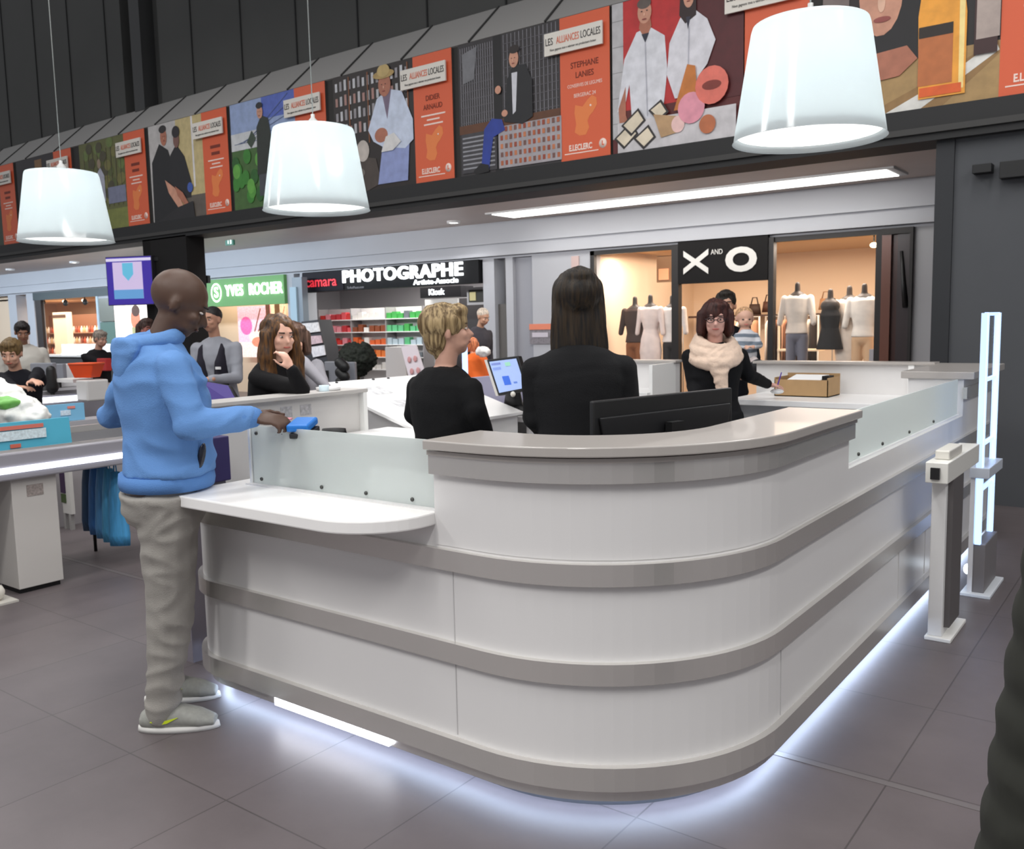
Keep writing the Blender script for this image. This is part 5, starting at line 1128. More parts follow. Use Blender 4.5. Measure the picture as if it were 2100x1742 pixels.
MB().box((-4.06, 2.42, 0), (-3.78, 2.66, .86)).build('body', mat((122, 116, 124), .5), t4); MB().box((-4.08, 2.40, .86), (-3.76, 2.68, 1.08)).build('upper_box', mat((56, 48, 96), .45), t4, bev=.006)
MB().lathe(ft, [(.001, 0), (.16, 0), (.15, .02), (.001, .03)], 24).build('foot', M_BLACK, t)
q = MB(); q.tube([cen - n * .03, cen - n * .10 + Vector((0, 0, -.05)), ft + Vector((0, 0, .02))], .025, 10); q.build('stand', M_BLACK, t)

# ------------------------------------------------------------------ people
Z = Vector((0, 0, 1))
def skinm(c): return mat(c, .5, var=.05, vscale=18, name='skin')
def cloth(c, var=.05): return mat(c, .85, bump=.25, bscale=220, var=var, vscale=7, spec=.25, name='cloth')
def hairm(c, c2=None):
    key = ('hair', c, c2)
    if key in _M: return _M[key]
    m = bpy.data.materials.new('hair'); m.use_nodes = True; nt = m.node_tree; b = nt.nodes['Principled BSDF']
    tc = nt.nodes.new('ShaderNodeTexCoord'); mp = nt.nodes.new('ShaderNodeMapping'); mp.inputs['Scale'].default_value = (60, 60, 5)
    n = nt.nodes.new('ShaderNodeTexNoise'); n.inputs['Scale'].default_value = 1.4; n.inputs['Detail'].default_value = 5
    r = nt.nodes.new('ShaderNodeValToRGB'); r.color_ramp.elements[0].position = .38; r.color_ramp.elements[1].position = .64
    r.color_ramp.elements[0].color = lin(c); r.color_ramp.elements[1].color = lin(c2 or tuple(min(255, int(x * 1.5 + 8)) for x in c))
    nt.links.new(tc.outputs['Object'], mp.inputs[0]); nt.links.new(mp.outputs[0], n.inputs['Vector']); nt.links.new(n.outputs['Fac'], r.inputs[0]); nt.links.new(r.outputs[0], b.inputs['Base Color'])
    bp = nt.nodes.new('ShaderNodeBump'); bp.inputs['Strength'].default_value = .5; bp.inputs['Distance'].default_value = .01
    nt.links.new(n.outputs['Fac'], bp.inputs['Height']); nt.links.new(bp.outputs[0], b.inputs['Normal'])
    b.inputs['Roughness'].default_value = .5; b.inputs['Specular IOR Level'].default_value = .3
    _M[key] = m; return m
def strands(a=.006, s=42): return lambda co: a * noise.noise(Vector((co.x * s, co.y * s, co.z * 4)))
def folds(a=.008, s=7, st=1.6):
    def f(co):
        p = Vector((co.x * s, co.y * s, co.z * s * st)); p += Vector((noise.noise(p * .5), noise.noise(p * .5 + Vector((9, 2, 4))), noise.noise(p * .4 + Vector((1, 7, 3))))) * 1.1
        n1 = abs(noise.noise(p)); n2 = noise.noise(co * s * .5 + Vector((5, 3, 1)))
        return a * ((.35 - n1) * 2.0 + n2 * .7) * .75
    return f
def hand(mb, w, d, pn, side, size=1.0, curl=.5):
    """w wrist, d direction of the fingers, pn palm normal; side +1/-1 puts the thumb"""
    d = d.normalized(); pn = (pn - d * pn.dot(d)).normalized(); a = d.cross(pn) * side
    s = size
    mb.cap(w - d * .02 * s, w + d * .02 * s, .026 * s, .026 * s)
    pc = w + d * .055 * s
    fr = Matrix((a, d, pn)).transposed(); mb.ell(pc, (.041 * s, .050 * s, .017 * s), fr); mb.ell(pc + a * .02 * s - d * .015 * s + pn * .006 * s, (.022 * s, .03 * s, .018 * s), fr)
    for i, (o, L) in enumerate(((.031, .070), (.011, .080), (-.010, .074), (-.030, .058))):
        p = w + d * (.096 - abs(i - 1.2) * .004) * s + a * o * s; dd = (d + a * (o * 2.2)).normalized(); ang = curl * (.8 + .12 * i)
        for k, f in enumerate((.45, .32, .25)):
            rot = Matrix.Rotation(ang * (.55 if k == 0 else .9) * side, 3, a); dd = rot @ dd
            if k == 0 and False: pass
            q = p + dd * L * f * s; mb.cap(p, q, (.0092 - .0008 * k) * s, (.0088 - .0010 * k) * s, 8); p = q
    p = w + d * .025 * s + a * .035 * s; dd = (d * .75 + a * .75 + pn * .25).normalized()
    for k, L in enumerate((.038, .032, .024)):
        q = p + dd * L * s; mb.cap(p, q, (.0125 - .0015 * k) * s, (.0112 - .0015 * k) * s, 8); p = q; dd = (dd + d * .35 + pn * .15 - a * .2).normalized()

def figure(label, base, yaw, H, skin=(205, 160, 138), top=(30, 30, 32), legs=(34, 34, 38), hair=None, hstyle='short', lean=0.0, twist=0.0, side_lean=0.0,
           head=(0, 0, 0), arms=None, feet=None, girth=1.0, belly=0.0, shirt=None, fem=False, voxel=.012, hair2=None, shoes=(40, 38, 40), sleeve='long', wr=.007, sit=0.0, coat=0.0, knee_fwd=.0, loose=1.0, face=True, legw=1.0, hs=1.0, collar=0.0, topname='jacket'):
    base = Vector((base[0], base[1], 0)); R = math.radians
    t = thing('person', tuple(base), label, 'person')
    F = Vector((math.cos(R(yaw)), math.sin(R(yaw)), 0)); L = Vector((-F.y, F.x, 0))
    F2 = Vector((math.cos(R(yaw + twist)), math.sin(R(yaw + twist)), 0)); L2 = Vector((-F2.y, F2.x, 0))
    hip = base + Z * (.52 * H - sit)
    la = R(lean); up = (Z * math.cos(la) + F2 * math.sin(la) + L2 * math.sin(R(side_lean))).normalized(); fw = (F2 - up * F2.dot(up)).normalized(); lf = up.cross(fw)
    def T(h, f=0, s=0):
        if h <= .52: return hip + Z * (h - .52) * H + F * f * H + L * s * H
        k = min(1, (h - .52) / .2); ff = (F * (1 - k) + fw * k).normalized(); ll = (L * (1 - k) + lf * k).normalized()
        bend = (Z * (1 - k) + up * k).normalized() if h < .72 else up
        return hip + up * (h - .52) * H * (1 if k == 1 else 1) + ff * f * H + ll * s * H
    sw = .112 if fem else .122
    sw *= (.6 + .4 * girth)
    def torso_rings(e=0.0, z0=.46, z1=.85):
        tab = [(.455, .080, .062, -.004), (.49, .094, .072, -.006), (.52, .100, .074, -.006), (.56, .096, .070, 0), (.61, .078 if fem else .088, .058 if fem else .068, .004), (.66, .080 if fem else .092, .062, .004),
               (.71, .090 if fem else .100, .070 if fem else .068, .006), (.76, .098 if fem else .108, .066, .002), (.80, .098 if fem else .108, .056, -.004), (.825, .072, .044, -.006), (.845, .040, .034, -.004), (.87, .032, .032, 0)]
        rg = []
        for h, a, b, f in tab:
            if h < z0 or h > z1: continue
            g = girth if h < .8 else (1 + (girth - 1) * .4)
            bb = b * g + belly * math.exp(-((h - .60) / .07) ** 2) * .5
            c = T(h, f + belly * math.exp(-((h - .60) / .07) ** 2) * .5)
            k = min(1, max(0, (h - .52) / .2)); ll = (L * (1 - k) + lf * k).normalized(); ff = (F * (1 - k) + fw * k).normalized()
            rg.append((c, ll * (a * g * H + e), ff * (bb * H + e)))
        return rg
    # joints
    J = {}
    for s, nm in ((1, 'l'), (-1, 'r')):
        sh = T(.790, -.004, sw * s * .90); J['sh' + nm] = sh
        if arms and nm in arms:
            el, wr_, fd, pn, cu = arms[nm]
        else:
            el = sh + (-up * .185 + lf * s * .035 - fw * .01) * H; wr_ = el + (-Z * .15 + fw * .05) * H; fd = -Z + fw * .2; pn = -lf * s; cu = .5
        J['el' + nm], J['wr' + nm], J['hd' + nm] = el, wr_, (fd, pn, cu)
        hp = T(.50, 0, .052 * s); J['hp' + nm] = hp
        if feet and nm in feet: ank, td = feet[nm]; ank = Vector((ank[0], ank[1], .045 * H)); td = Vector((td[0], td[1], 0)).normalized()
        else: ank = base + L * s * .058 * H + Z * .045 * H + F * (.12 * H if sit else 0); td = (F + L * s * .15).normalized()
        kn = (hp * .47 + ank * .53) + F * (.012 * H + knee_fwd + (sit * .9 if sit else 0)); J['kn' + nm], J['an' + nm], J['td' + nm] = kn, ank, td
    # head
    hy, hp_, hr = head
    HF = Matrix.Rotation(R(hy), 3, 'Z') @ F2; HL = Vector((-HF.y, HF.x, 0)); 
    HU = (Z * math.cos(R(hp_)) + HF * math.sin(R(hp_))).normalized(); HF = (HF - HU * HF.dot(HU)).normalized()
    HL = HU.cross(HF)
    if hr: q = Matrix.Rotation(R(hr), 3, HF); HU = q @ HU; HL = q @ HL
    s = hs * H / 1.75
    nb = T(.845, .0); hc = nb + up * .03 * H + HU * .062 * H + HF * .018 * H + fw * .004
    fr = Matrix((HF, HL, HU)).transposed()
    def hp3(f, l, u): return hc + (HF * f + HL * l + HU * u) * s
    hsave = s; 
    # body: one continuous surface
    q = MB(); q.loft(torso_rings(-.012), 24)
    q.cap(T(.82), hc - HU * .03 * s, .052 * s, .050 * s)
    q.ell(hp3(-.012, 0, .034), (.098 * s, .077 * s, .088 * s), fr, 3); q.ell(hp3(.028, 0, -.028), (.066 * s, .060 * s, .078 * s), fr, 3); q.ell(hp3(.052, 0, -.078), (.030 * s, .030 * s, .026 * s), fr)
    q.ell(hp3(.070, 0, .032), (.024 * s, .050 * s, .020 * s), fr); q.cap(hp3(.088, 0, .012), hp3(.108, 0, -.022), .0085 * s, .013 * s); q.ell(hp3(.09, 0, -.026), (.014 * s, .017 * s, .010 * s), fr)
    for k in (1, -1):
        q.ell(hp3(.066, .036 * k, -.018), (.026 * s, .024 * s, .022 * s), fr); q.ell(hp3(-.004, .077 * k, -.004), (.017 * s, .010 * s, .032 * s), fr); q.ell(hp3(.05, .035 * k, -.055), (.03 * s, .022 * s, .025 * s), fr)
    q.ell(hp3(.085, 0, -.050), (.016 * s, .024 * s, .010 * s), fr)
    for k, nm in ((1, 'l'), (-1, 'r')):
        q.cap(J['sh' + nm], J['el' + nm], .038 * s, .032 * s); q.cap(J['el' + nm], J['wr' + nm], .034 * s, .023 * s)
        fd, pn, cu = J['hd' + nm]; hand(q, J['wr' + nm], fd, pn, -k * 1.0, s / hs * (1.0 if not fem else .92), cu)
        q.cap(J['hp' + nm], J['kn' + nm], .066 * s, .044 * s); q.cap(J['kn' + nm], J['an' + nm], .046 * s, .030 * s); q.cap(J['an' + nm], J['an' + nm] + J['td' + nm] * .09 * s - Z * .045 * s, .030 * s, .020 * s)
    q.blob('body', skinm(skin), t, min(voxel, .0095) if face else voxel, 3)
    if face:
        for k, nm in ((1, 'l'), (-1, 'r')):
            q = MB(); q.ell(hp3(.083, .031 * k, .010), (.0085 * s, .011 * s, .0048 * s), fr); q.build('eye', mat((206, 196, 190), .4), t)
            q = MB(); q.ell(hp3(.0885, .031 * k, .010), (.005 * s, .0058 * s, .0052 * s), fr); q.build('iris', mat((44, 30, 24), .2), t)
            q = MB(); q.cap(hp3(.092, .018 * k, .033), hp3(.083, .047 * k, .034), .0038 * s, .003 * s, 8); q.build('eyebrow', mat(tuple(int(x * .8) for x in (hair or (40, 34, 30))), .8), t)
        q = MB(); q.loft([(hp3(.093, 0, -.052), HL * .024 * s, HU * .0062 * s), (hp3(.099, 0, -.052), HL * .016 * s, HU * .004 * s)], 14); q.build('lips', mat(tuple(int(a * b) for a, b in zip(skin, (.86, .58, .58))), .4), t)
    # clothing
    e = .016 * loose
    q = MB(); q.loft(torso_rings(e, (.535 if topname == 'hooded_top' else .50) if coat == 0 else .46, .848), 28)
    q.cap(T(.812, -.012, .03), T(.788, -.008, sw * .84), .046 * s, .046 * s + e * .3); q.cap(T(.812, -.012, -.03), T(.788, -.008, -sw * .84), .046 * s, .046 * s + e * .3)
    q.cap(T(.80, -.004), T(.830 + collar, .004), .082 * s / hs, .060 * s / hs + e * .3)
    pass
    if coat:
        q.loft([(T(.56), L * (.100 * H * girth + e), F * (.075 * H * girth + e)), (T(.50), L * (.106 * H * girth + e), F * (.082 * H * girth + e)), (T(.50 - coat * .5), L * (.112 * H * girth + e), F * (.088 * H * girth + e)), (T(.50 - coat), L * (.118 * H * girth + e), F * (.09 * H * girth + e))], 24)
    for nm in 'lr':
        sh, el, wv = J['sh' + nm], J['el' + nm], J['wr' + nm]
        q.cap(sh, el, (.046 if fem else .050) * s / hs + e * .6, .042 * s / hs + e * .5)
        if sleeve == 'long': q.cap(el, wv - (wv - el).normalized() * .01, .044 * s + e * .5, .030 * s + e * .4)
    tm = cloth(top)
    topo = q.blob(topname, tm, t, voxel, 3, folds(wr))
    q = MB(); q.loft(torso_rings(.009 * loose, .455, .555 if topname == 'hooded_top' else .60), 26)
    for nm in 'lr':
        hp_, kn, an = J['hp' + nm], J['kn' + nm], J['an' + nm]
        q.cap(hp_, kn, .074 * s * legw * (.5 + .5 * girth) + .008 * loose, .054 * s * legw + .008 * loose); q.cap(kn, an - Z * .005, .056 * s * legw + .008 * loose, .038 * s * legw + .008 * loose)
    q.blob('trousers', cloth(legs), t, voxel, 3, folds(wr * .9))
    for nm in 'lr':
        an, td = J['an' + nm], J['td' + nm]; lt = Vector((-td.y, td.x, 0)); o0 = Vector((an.x, an.y, 0))
        q = MB(); q.loft([(o0 - td * .075 * s + Z * .045, lt * .030 * s, Z * .030), (o0 - td * .03 * s + Z * .055, lt * .043 * s, Z * .056), (o0 + td * .05 * s + Z * .056, lt * .046 * s, Z * .052), (o0 + td * .13 * s + Z * .042, lt * .049 * s, Z * .038), (o0 + td * .185 * s + Z * .030, lt * .030 * s, Z * .020)], 18)
        q.cap(o0 + Z * .05, o0 + Z * .095, .046 * s, .044 * s); q.blob('shoe', mat(shoes, .6, var=.08, vscale=60), t, .007, 2)
        q = MB(); q.loft([(o0 + Z * .001 + td * .055 * s, td * .145 * s, lt * .048 * s), (o0 + Z * .022 + td * .055 * s, td * .142 * s, lt * .046 * s)], 24); q.build('sole', mat((214, 212, 208) if sum(shoes) > 300 else (30, 30, 30), .6), t)
    # hair
    if hair:
        q = MB(); hm = hairm(hair, hair2)
        if hstyle == 'buzz':
            q.ell(hp3(-.018, 0, .048), (.098 * s, .080 * s, .084 * s), fr, 3); q.blob('hair', hm, t, .010, 2)
        elif hstyle == 'short':
            q.ell(hp3(-.020, 0, .046), (.106 * s, .086 * s, .090 * s), fr, 3); q.ell(hp3(.045, 0, .098), (.05 * s, .062 * s, .030 * s), fr)
            q.ell(hp3(-.055, 0, -.01), (.05 * s, .068 * s, .06 * s), fr); q.blob('hair', hm, t, .010, 1, strands(.010))
        elif hstyle == 'crop':      # longer tousled crop
            q.ell(hp3(-.022, 0, .048), (.116 * s, .094 * s, .096 * s), fr, 3); q.ell(hp3(-.055, 0, -.02), (.062 * s, .078 * s, .075 * s), fr); q.ell(hp3(.05, 0, .092), (.055 * s, .070 * s, .038 * s), fr)
            for k in (1, -1): q.cap(hp3(.03, .078 * k, .06), hp3(.02, .083 * k, .0), .020 * s, .012 * s)
            q.cap(hp3(-.06, 0, -.05), hp3(-.045, 0, -.095), .055 * s, .035 * s)
            q.blob('hair', hm, t, .009, 1, strands(.009, 46))
        elif hstyle == 'bob':
            q.ell(hp3(-.020, 0, .048), (.112 * s, .096 * s, .096 * s), fr, 3); q.ell(hp3(.03, .02, .098), (.06 * s, .07 * s, .035 * s), fr)
            for k in (1, -1): q.cap(hp3(.0, .084 * k, .04), hp3(.012, .096 * k, -.07), .038 * s, .030 * s); q.cap(hp3(-.03, .08 * k, .02), hp3(-.02, .088 * k, -.085), .042 * s, .034 * s)
            q.cap(hp3(-.07, 0, .0), hp3(-.06, 0, -.085), .06 * s, .05 * s); q.blob('hair', hm, t, .010, 1, strands(.012, 36))
        elif hstyle == 'long':
            q.ell(hp3(-.020, 0, .048), (.114 * s, .094 * s, .096 * s), fr, 3); q.ell(hp3(.02, 0, .10), (.06 * s, .06 * s, .030 * s), fr)
            b0 = hp3(-.055, 0, .02)
            q.loft([(hp3(-.02, 0, .04), HL * .096 * s, HF * .08 * s), (hp3(-.035, 0, -.05), HL * .102 * s, HF * .065 * s), (b0 - Z * .17 * s, HL * .108 * s, HF * .05 * s), (b0 - Z * .25 * s - HF * .008, HL * .104 * s, HF * .04 * s)], 24)
            q.ell(hp3(-.07, 0, .105), (.055 * s, .06 * s, .04 * s), fr)
            q.blob('hair', hm, t, .010, 1, strands(.010, 40))
        elif hstyle == 'wavy':
            q.ell(hp3(-.028, 0, .046), (.107 * s, .093 * s, .094 * s), fr, 3)
            for k in (1, -1):
                p = hp3(.01, .085 * k, .02)
                for i in range(6):
                    p2 = p + (-HU * .07 + HL * k * .012 * math.sin(i * 1.7) + HF * (.012 - .004 * i)) * s; q.cap(p, p2, (.040 + .004 * i) * s * (1 if i < 4 else .8), (.043 + .004 * i) * s * (1 if i < 4 else .7)); p = p2
            q.loft([(hp3(-.05, 0, .0), HL * .09 * s, HF * .05 * s), (hp3(-.06, 0, -.12), HL * .11 * s, HF * .05 * s), (hp3(-.06, 0, -.26), HL * .11 * s, HF * .05 * s), (hp3(-.05, 0, -.36), HL * .08 * s, HF * .035 * s)], 22)
            q.blob('hair', hm, t, .010, 1, lambda co: .014 * noise.noise(Vector((co.x * 26, co.y * 26, co.z * 12))))
    return dict(t=t, top=topo, J=J, T=T, hp3=hp3, HF=HF, HL=HL, HU=HU, F=F, L=L, F2=F2, L2=L2, up=up, fw=fw, lf=lf, s=s, H=H, fr=fr, e=e, hc=hc)

IR = R0.copy(); IA = Vector((-R0.y, R0.x, 0))       # image right, and away from the camera
def V(*a): return Vector(a)

# man in blue hooded top
el_r = at_depth(392, 872, 3.36); wr_r = at_depth(516, 856, 3.50)
el_l = at_depth(226, 852, 3.98); wr_l = at_depth(300, 850, 4.10)
m = figure('bald man in a light blue hooded top and grey joggers standing at the desk', (-3.27, 2.02), 60, 1.85, skin=(82, 58, 45), top=(100, 143, 200), legs=(152, 148, 142), lean=0, twist=14,
           head=(-22, 30, 0), arms={'r': (el_r, wr_r, IR + Z * -.12, -Z + IA * .5, .95), 'l': (el_l, wr_l, IR, -Z, .5)},
           feet={'r': ((-3.245, 1.925), (.22, .19)), 'l': ((-3.49, 2.10), (.16, .15))}, girth=1.14, belly=.015, voxel=.0095, wr=.014, shoes=(150, 150, 144), loose=1.3, legw=1.22, hs=1.07, topname='hooded_top')
t = m['t']; s = m['s']
# hood lying on the back, hem and cuffs
q = MB(); T = m['T']; up, fw, lf = m['up'], m['fw'], m['lf']
nk = T(.835, -.005); cols = []
for k in range(17):
    a = 2 * PI * k / 16; cols.append(nk + (fw * math.cos(a) * .080 + lf * math.sin(a) * .092) + up * (.018 - .012 * math.cos(a) * -1))
for a, b in zip(cols, cols[1:]): q.cap(a, b, .036, .036, 10)
bk = nk - fw * .105
q.loft([(bk + up * .03, lf * .10, fw * .045), (bk - up * .02, lf * .125, fw * .048), (bk - up * .08 - fw * .012, lf * .095, fw * .038), (bk - up * .14 - fw * .015, lf * .050, fw * .025), (bk - up * .18 - fw * .01, lf * .018, fw * .015)], 22)
q.blob('hood', cloth((102, 145, 202)), m['top'], .009, 3, folds(.007, 9))
q = MB(); rg = []
for h, g in ((.530, .99), (.545, 1.02), (.562, 1.0)): rg.append((T(h, .004), m['L'] * .119 * 1.85 * g, m['F'] * .098 * 1.85 * g))
q.loft(rg, 30); q.build('hem', cloth((90, 134, 194)), m['top'])
w0 = m['J']['wrr']; dv = (w0 - m['J']['elr']).normalized(); q = MB(); q.cap(w0 - dv * .045, w0 + dv * .005, .047, .041); q.build('cuff', cloth((90, 134, 194)), m['top'])
pb = at_depth(413, 936, 3.50); q = MB(); q.loft([(pb, Z * .052 + IR * .012, IR * .016), (pb - IA * .012, Z * .048 + IR * .011, IR * .012)], 16); q.build('hanging_sunglasses', mat((30, 32, 44), .25), t)
# lime mark on the shoe
for nm in 'rl':
    an, td = m['J']['an' + nm], m['J']['td' + nm]; lt = Vector((-td.y, td.x, 0)); o0 = Vector((an.x, an.y, 0)) - lt * .0505
    q = MB(); q.prism([o0 + td * a + Z * b for a, b in ((-.035, .052), (.0, .040), (.03, .044), (.075, .066), (.03, .056), (.005, .056), (-.02, .062))], -lt * .004); q.build('lime_curved_mark', mat((206, 224, 40), .5), t)
pk = at_depth(262, 1078, 3.62)
q = MB(); tg = at_depth(371, 1104, 3.50); q.prism([tg + IR * -.03 + Z * -.012, tg + IR * -.005 + Z * -.035, tg + IR * .025 + Z * .03, tg + IR * .02 + Z * .035], -IA * .004); o = q.build('white_tag', mat((232, 232, 230), .5), t)
q = MB(); h0 = at_depth(566, 858, 3.57); q.prism([h0 + IR * -.02 + Z * .0, h0 + IR * .055 + Z * -.004, h0 + IR * .055 + Z * -.010, h0 + IR * -.02 + Z * -.008], IA * .045)
o = q.build('bank_card', mat((236, 150, 160), .4), None, h0); tag(o, 'small pink bank card in the fingers of the man in blue', 'card')

# short-haired colleague seen from behind, looking right
b = at_depth(912, 800, 4.1)
figure('woman with short tousled blond hair and black top, back turned, looking right', (b.x, b.y), 84, 1.665, skin=(196, 150, 130), top=(11, 11, 13), legs=(26, 26, 30), hair=(96, 76, 50), hair2=(176, 152, 112), hstyle='crop', head=(-40, -6, 0), fem=True, girth=1.12, hs=1.03, voxel=.010, wr=.004,
       arms={'r': (at_depth(975, 840, 3.95), at_depth(1000, 900, 4.05), IA, -Z, .4), 'l': (at_depth(850, 850, 4.25), at_depth(880, 880, 4.45), IA, -Z, .4)})
# long-haired colleague with back turned
b = at_depth(1188, 800, 3.78)
figure('tall woman with long dark half-tied hair and dark suit jacket, back to camera', (b.x, b.y), 124, 1.775, skin=(190, 150, 130), top=(19, 19, 21), legs=(20, 20, 24), hair=(20, 16, 14), hair2=(50, 38, 24), hstyle='long', head=(3, 2, 0), fem=True, girth=1.12, voxel=.010, wr=.003, lean=3, hs=1.12, collar=.015,
       arms={'l': (at_depth(1098, 855, 3.85), at_depth(1130, 900, 4.1), IA, -Z, .4), 'r': (at_depth(1290, 850, 3.80), at_depth(1270, 900, 4.1), IA, -Z, .4)})
# woman with scarf
b = at_depth(1466, 760, 6.25); el = at_depth(1532, 768, 6.30); w1 = at_depth(1574, 788, 6.55)
m = figure('woman with glasses, dark bob and cream knitted scarf reaching over the counter', (b.x, b.y), -58, 1.70, skin=(208, 160, 146), top=(14, 14, 17), legs=(28, 28, 32), hair=(44, 24, 22), hair2=(74, 40, 34), hstyle='bob', head=(-6, 4, 0), fem=True, girth=1.05, voxel=.010, wr=.004, coat=.10, hs=1.06,
       arms={'l': (el, w1, IR + IA * .3 - Z * .2, -Z, .7), 'r': (at_depth(1423, 790, 6.25), at_depth(1440, 850, 6.05), -Z, IR, .5)})
t = m['t']; q = MB(); nk = m['T'](.84, .0); fwd, lft = m['fw'], m['lf']
for j, (rr, dz, th) in enumerate(((.105, .01, .040), (.125, -.035, .044), (.135, -.08, .042))):
    cc = [nk + fwd * (math.cos(2 * PI * k / 14) * rr + .012 * j) + lft * math.sin(2 * PI * k / 14) * rr * 1.08 + Z * (dz - .045 * math.cos(2 * PI * k / 14) - .012 * math.sin(2 * PI * k / 14 + j)) for k in range(15)]
    for a, c in zip(cc, cc[1:]): q.cap(a, c, th, th, 10)
e0 = nk + fwd * .17 - Z * .16
q.loft([(e0 + Z * .06, lft * .075, fwd * .03), (e0 - Z * .06 + lft * .015, lft * .055, fwd * .025), (e0 - Z * .16 + lft * .03, lft * .035, fwd * .018), (e0 - Z * .24 + lft * .04, lft * .008, fwd * .008)], 18)
q.blob('scarf', mat((222, 196, 176), .9, bump=.4, bscale=90, var=.06, vscale=30), t, .009, 2, folds(.010, 14))
g = m['hp3']; q = MB()
for k in (1, -1):
    q.tube([g(.100, .034 * k + .023 * math.cos(a), .008 + .016 * math.sin(a)) for a in [2 * PI * i / 14 for i in range(15)]], .0028, 6)
    q.tube([g(.098, .057 * k, .012), g(.0, .086 * k, .012)], .0024, 6)
q.tube([g(.103, .011, .010), g(.103, -.011, .010)], .0026, 6); q.build('glasses', mat((40, 24, 28), .3), t)
q = MB(); wv = m['J']['wrl'] + (IR * .07 + Z * -.02); q.cap(wv, wv + IR * .03 + Z * .10, .005, .004); o = q.build('pen', mat((84, 44, 160), .4), None, wv); tag(o, 'purple pen in the hand of the woman with the scarf', 'pen')
q = MB(); q.ell(wv + V(.0, 0, -.035), (.05, .04, .02)); o = q.build('paper_roll', mat((226, 228, 228), .5), None, wv + V(0, 0, -.035)); tag(o, 'crumpled white slip under the hand of the woman with the scarf', 'paper')
# adult behind her and the baby
bd = 7.75
b = at_depth(1488, 760, bd); hnd = at_depth(1512, 748, bd - .30)
figure('person with short dark hair hidden behind the scarf woman, carrying the baby', (b.x, b.y), -56, 1.82, skin=(196, 150, 126), top=(28, 30, 38), legs=(40, 40, 50), hair=(28, 24, 20), hstyle='short', head=(-14, 0, 0), girth=1.0, voxel=.014,
       arms={'l': (at_depth(1548, 738, bd - .02), hnd, -IR + Z * .1, Z, .2), 'r': (at_depth(1470, 740, bd), at_depth(1500, 735, bd - .25), IR, Z, .3)})
bb = at_depth(1530, 735, bd - .22)
t = thing('person', tuple(bb), 'baby in a grey and white striped jumper carried in front of the fashion shop', 'person')
s = .82; R_ = math.radians(-56); HF = V(math.cos(R_), math.sin(R_), 0); HL = V(-HF.y, HF.x, 0)
fr = Matrix((HF, HL, Z)).transposed(); hc = at_depth(1527, 655, bd - .22)
def h3(f, l, u): return hc + (HF * f + HL * l + Z * u) * s
q = MB(); q.ell(h3(-.01, 0, .03), (.098 * s, .088 * s, .090 * s), fr, 3); q.ell(h3(.025, 0, -.03), (.07 * s, .07 * s, .062 * s), fr); q.ell(h3(.092, 0, -.015), (.012 * s, .014 * s, .012 * s), fr)
for k in (1, -1): q.ell(h3(.05, .04 * k, -.04), (.03 * s, .03 * s, .03 * s), fr); q.ell(h3(0, .088 * k, 0), (.015 * s, .01 * s, .025 * s), fr)
tc = bb + Z * .11
q.loft([(bb + Z * -.02, HL * .075, HF * .06), (tc, HL * .078, HF * .065), (tc + Z * .10, HL * .07, HF * .055), (hc - Z * .06, HL * .03, HF * .03)], 18)
for k in (1, -1):
    a0 = tc + Z * .07 + HL * .075 * k; a1 = tc + HL * .095 * k + HF * .04; a2 = tc + HL * .035 * k + HF * .13 - Z * .01
    q.cap(a0, a1, .026, .024); q.cap(a1, a2, .023, .017); hand(q, a2, HF * .4 - HL * k, -Z, -k, .5, .6)
    l0 = bb + HL * .045 * k - Z * .02; l1 = l0 + HF * .12 - Z * .03 + HL * .02 * k; l2 = l1 - Z * .10 + HF * .01; q.cap(l0, l1, .042, .034); q.cap(l1, l2, .032, .024); q.cap(l2, l2 + HF * .06, .024, .02)
q.blob('body', skinm((214, 168, 146)), t, .008, 2)
q = MB(); q.loft([(bb + Z * .0, HL * .088, HF * .072), (tc, HL * .09, HF * .076), (tc + Z * .09, HL * .082, HF * .064), (tc + Z * .13, HL * .04, HF * .04)], 20)
for k in (1, -1):
    q.cap(tc + Z * .07 + HL * .072 * k, tc + HL * .097 * k + HF * .04, .034, .032); q.cap(tc + HL * .097 * k + HF * .04, tc + HL * .04 * k + HF * .12 - Z * .01, .031, .024)
def mat_stripes():
    m = bpy.data.materials.new('striped_knit'); m.use_nodes = True; nt = m.node_tree; b_ = nt.nodes['Principled BSDF']
    tcn = nt.nodes.new('ShaderNodeTexCoord'); wv_ = nt.nodes.new('ShaderNodeTexWave'); wv_.bands_direction = 'Z'; wv_.inputs['Scale'].default_value = 5; wv_.inputs['Distortion'].default_value = 1.5
    r = nt.nodes.new('ShaderNodeValToRGB'); r.color_ramp.elements[0].color = lin((112, 122, 134)); r.color_ramp.elements[1].color = lin((206, 206, 210)); r.color_ramp.elements[0].position = .3; r.color_ramp.elements[1].position = .6
    nt.links.new(tcn.outputs['Object'], wv_.inputs['Vector']); nt.links.new(wv_.outputs['Fac'], r.inputs[0]); nt.links.new(r.outputs[0], b_.inputs['Base Color']); b_.inputs['Roughness'].default_value = .9; return m
q.blob('striped_jumper', mat_stripes(), t, .008, 2, folds(.003, 20))
q = MB(); q.ell(h3(-.02, 0, .045), (.098 * s, .091 * s, .085 * s), fr, 3); q.blob('hair', hairm((150, 118, 88)), t, .009, 2)
q = MB(); q.loft([(bb + Z * -.04, HL * .085, HF * .07), (bb + Z * .02, HL * .09, HF * .072)], 18)
for k in (1, -1): l0 = bb + HL * .045 * k - Z * .02; l1 = l0 + HF * .12 - Z * .03 + HL * .02 * k; q.cap(l0, l1, .048, .040); q.cap(l1, l1 - Z * .08 + HF * .01, .038, .03)
q.blob('trousers', cloth((226, 214, 212)), t, .009, 2)
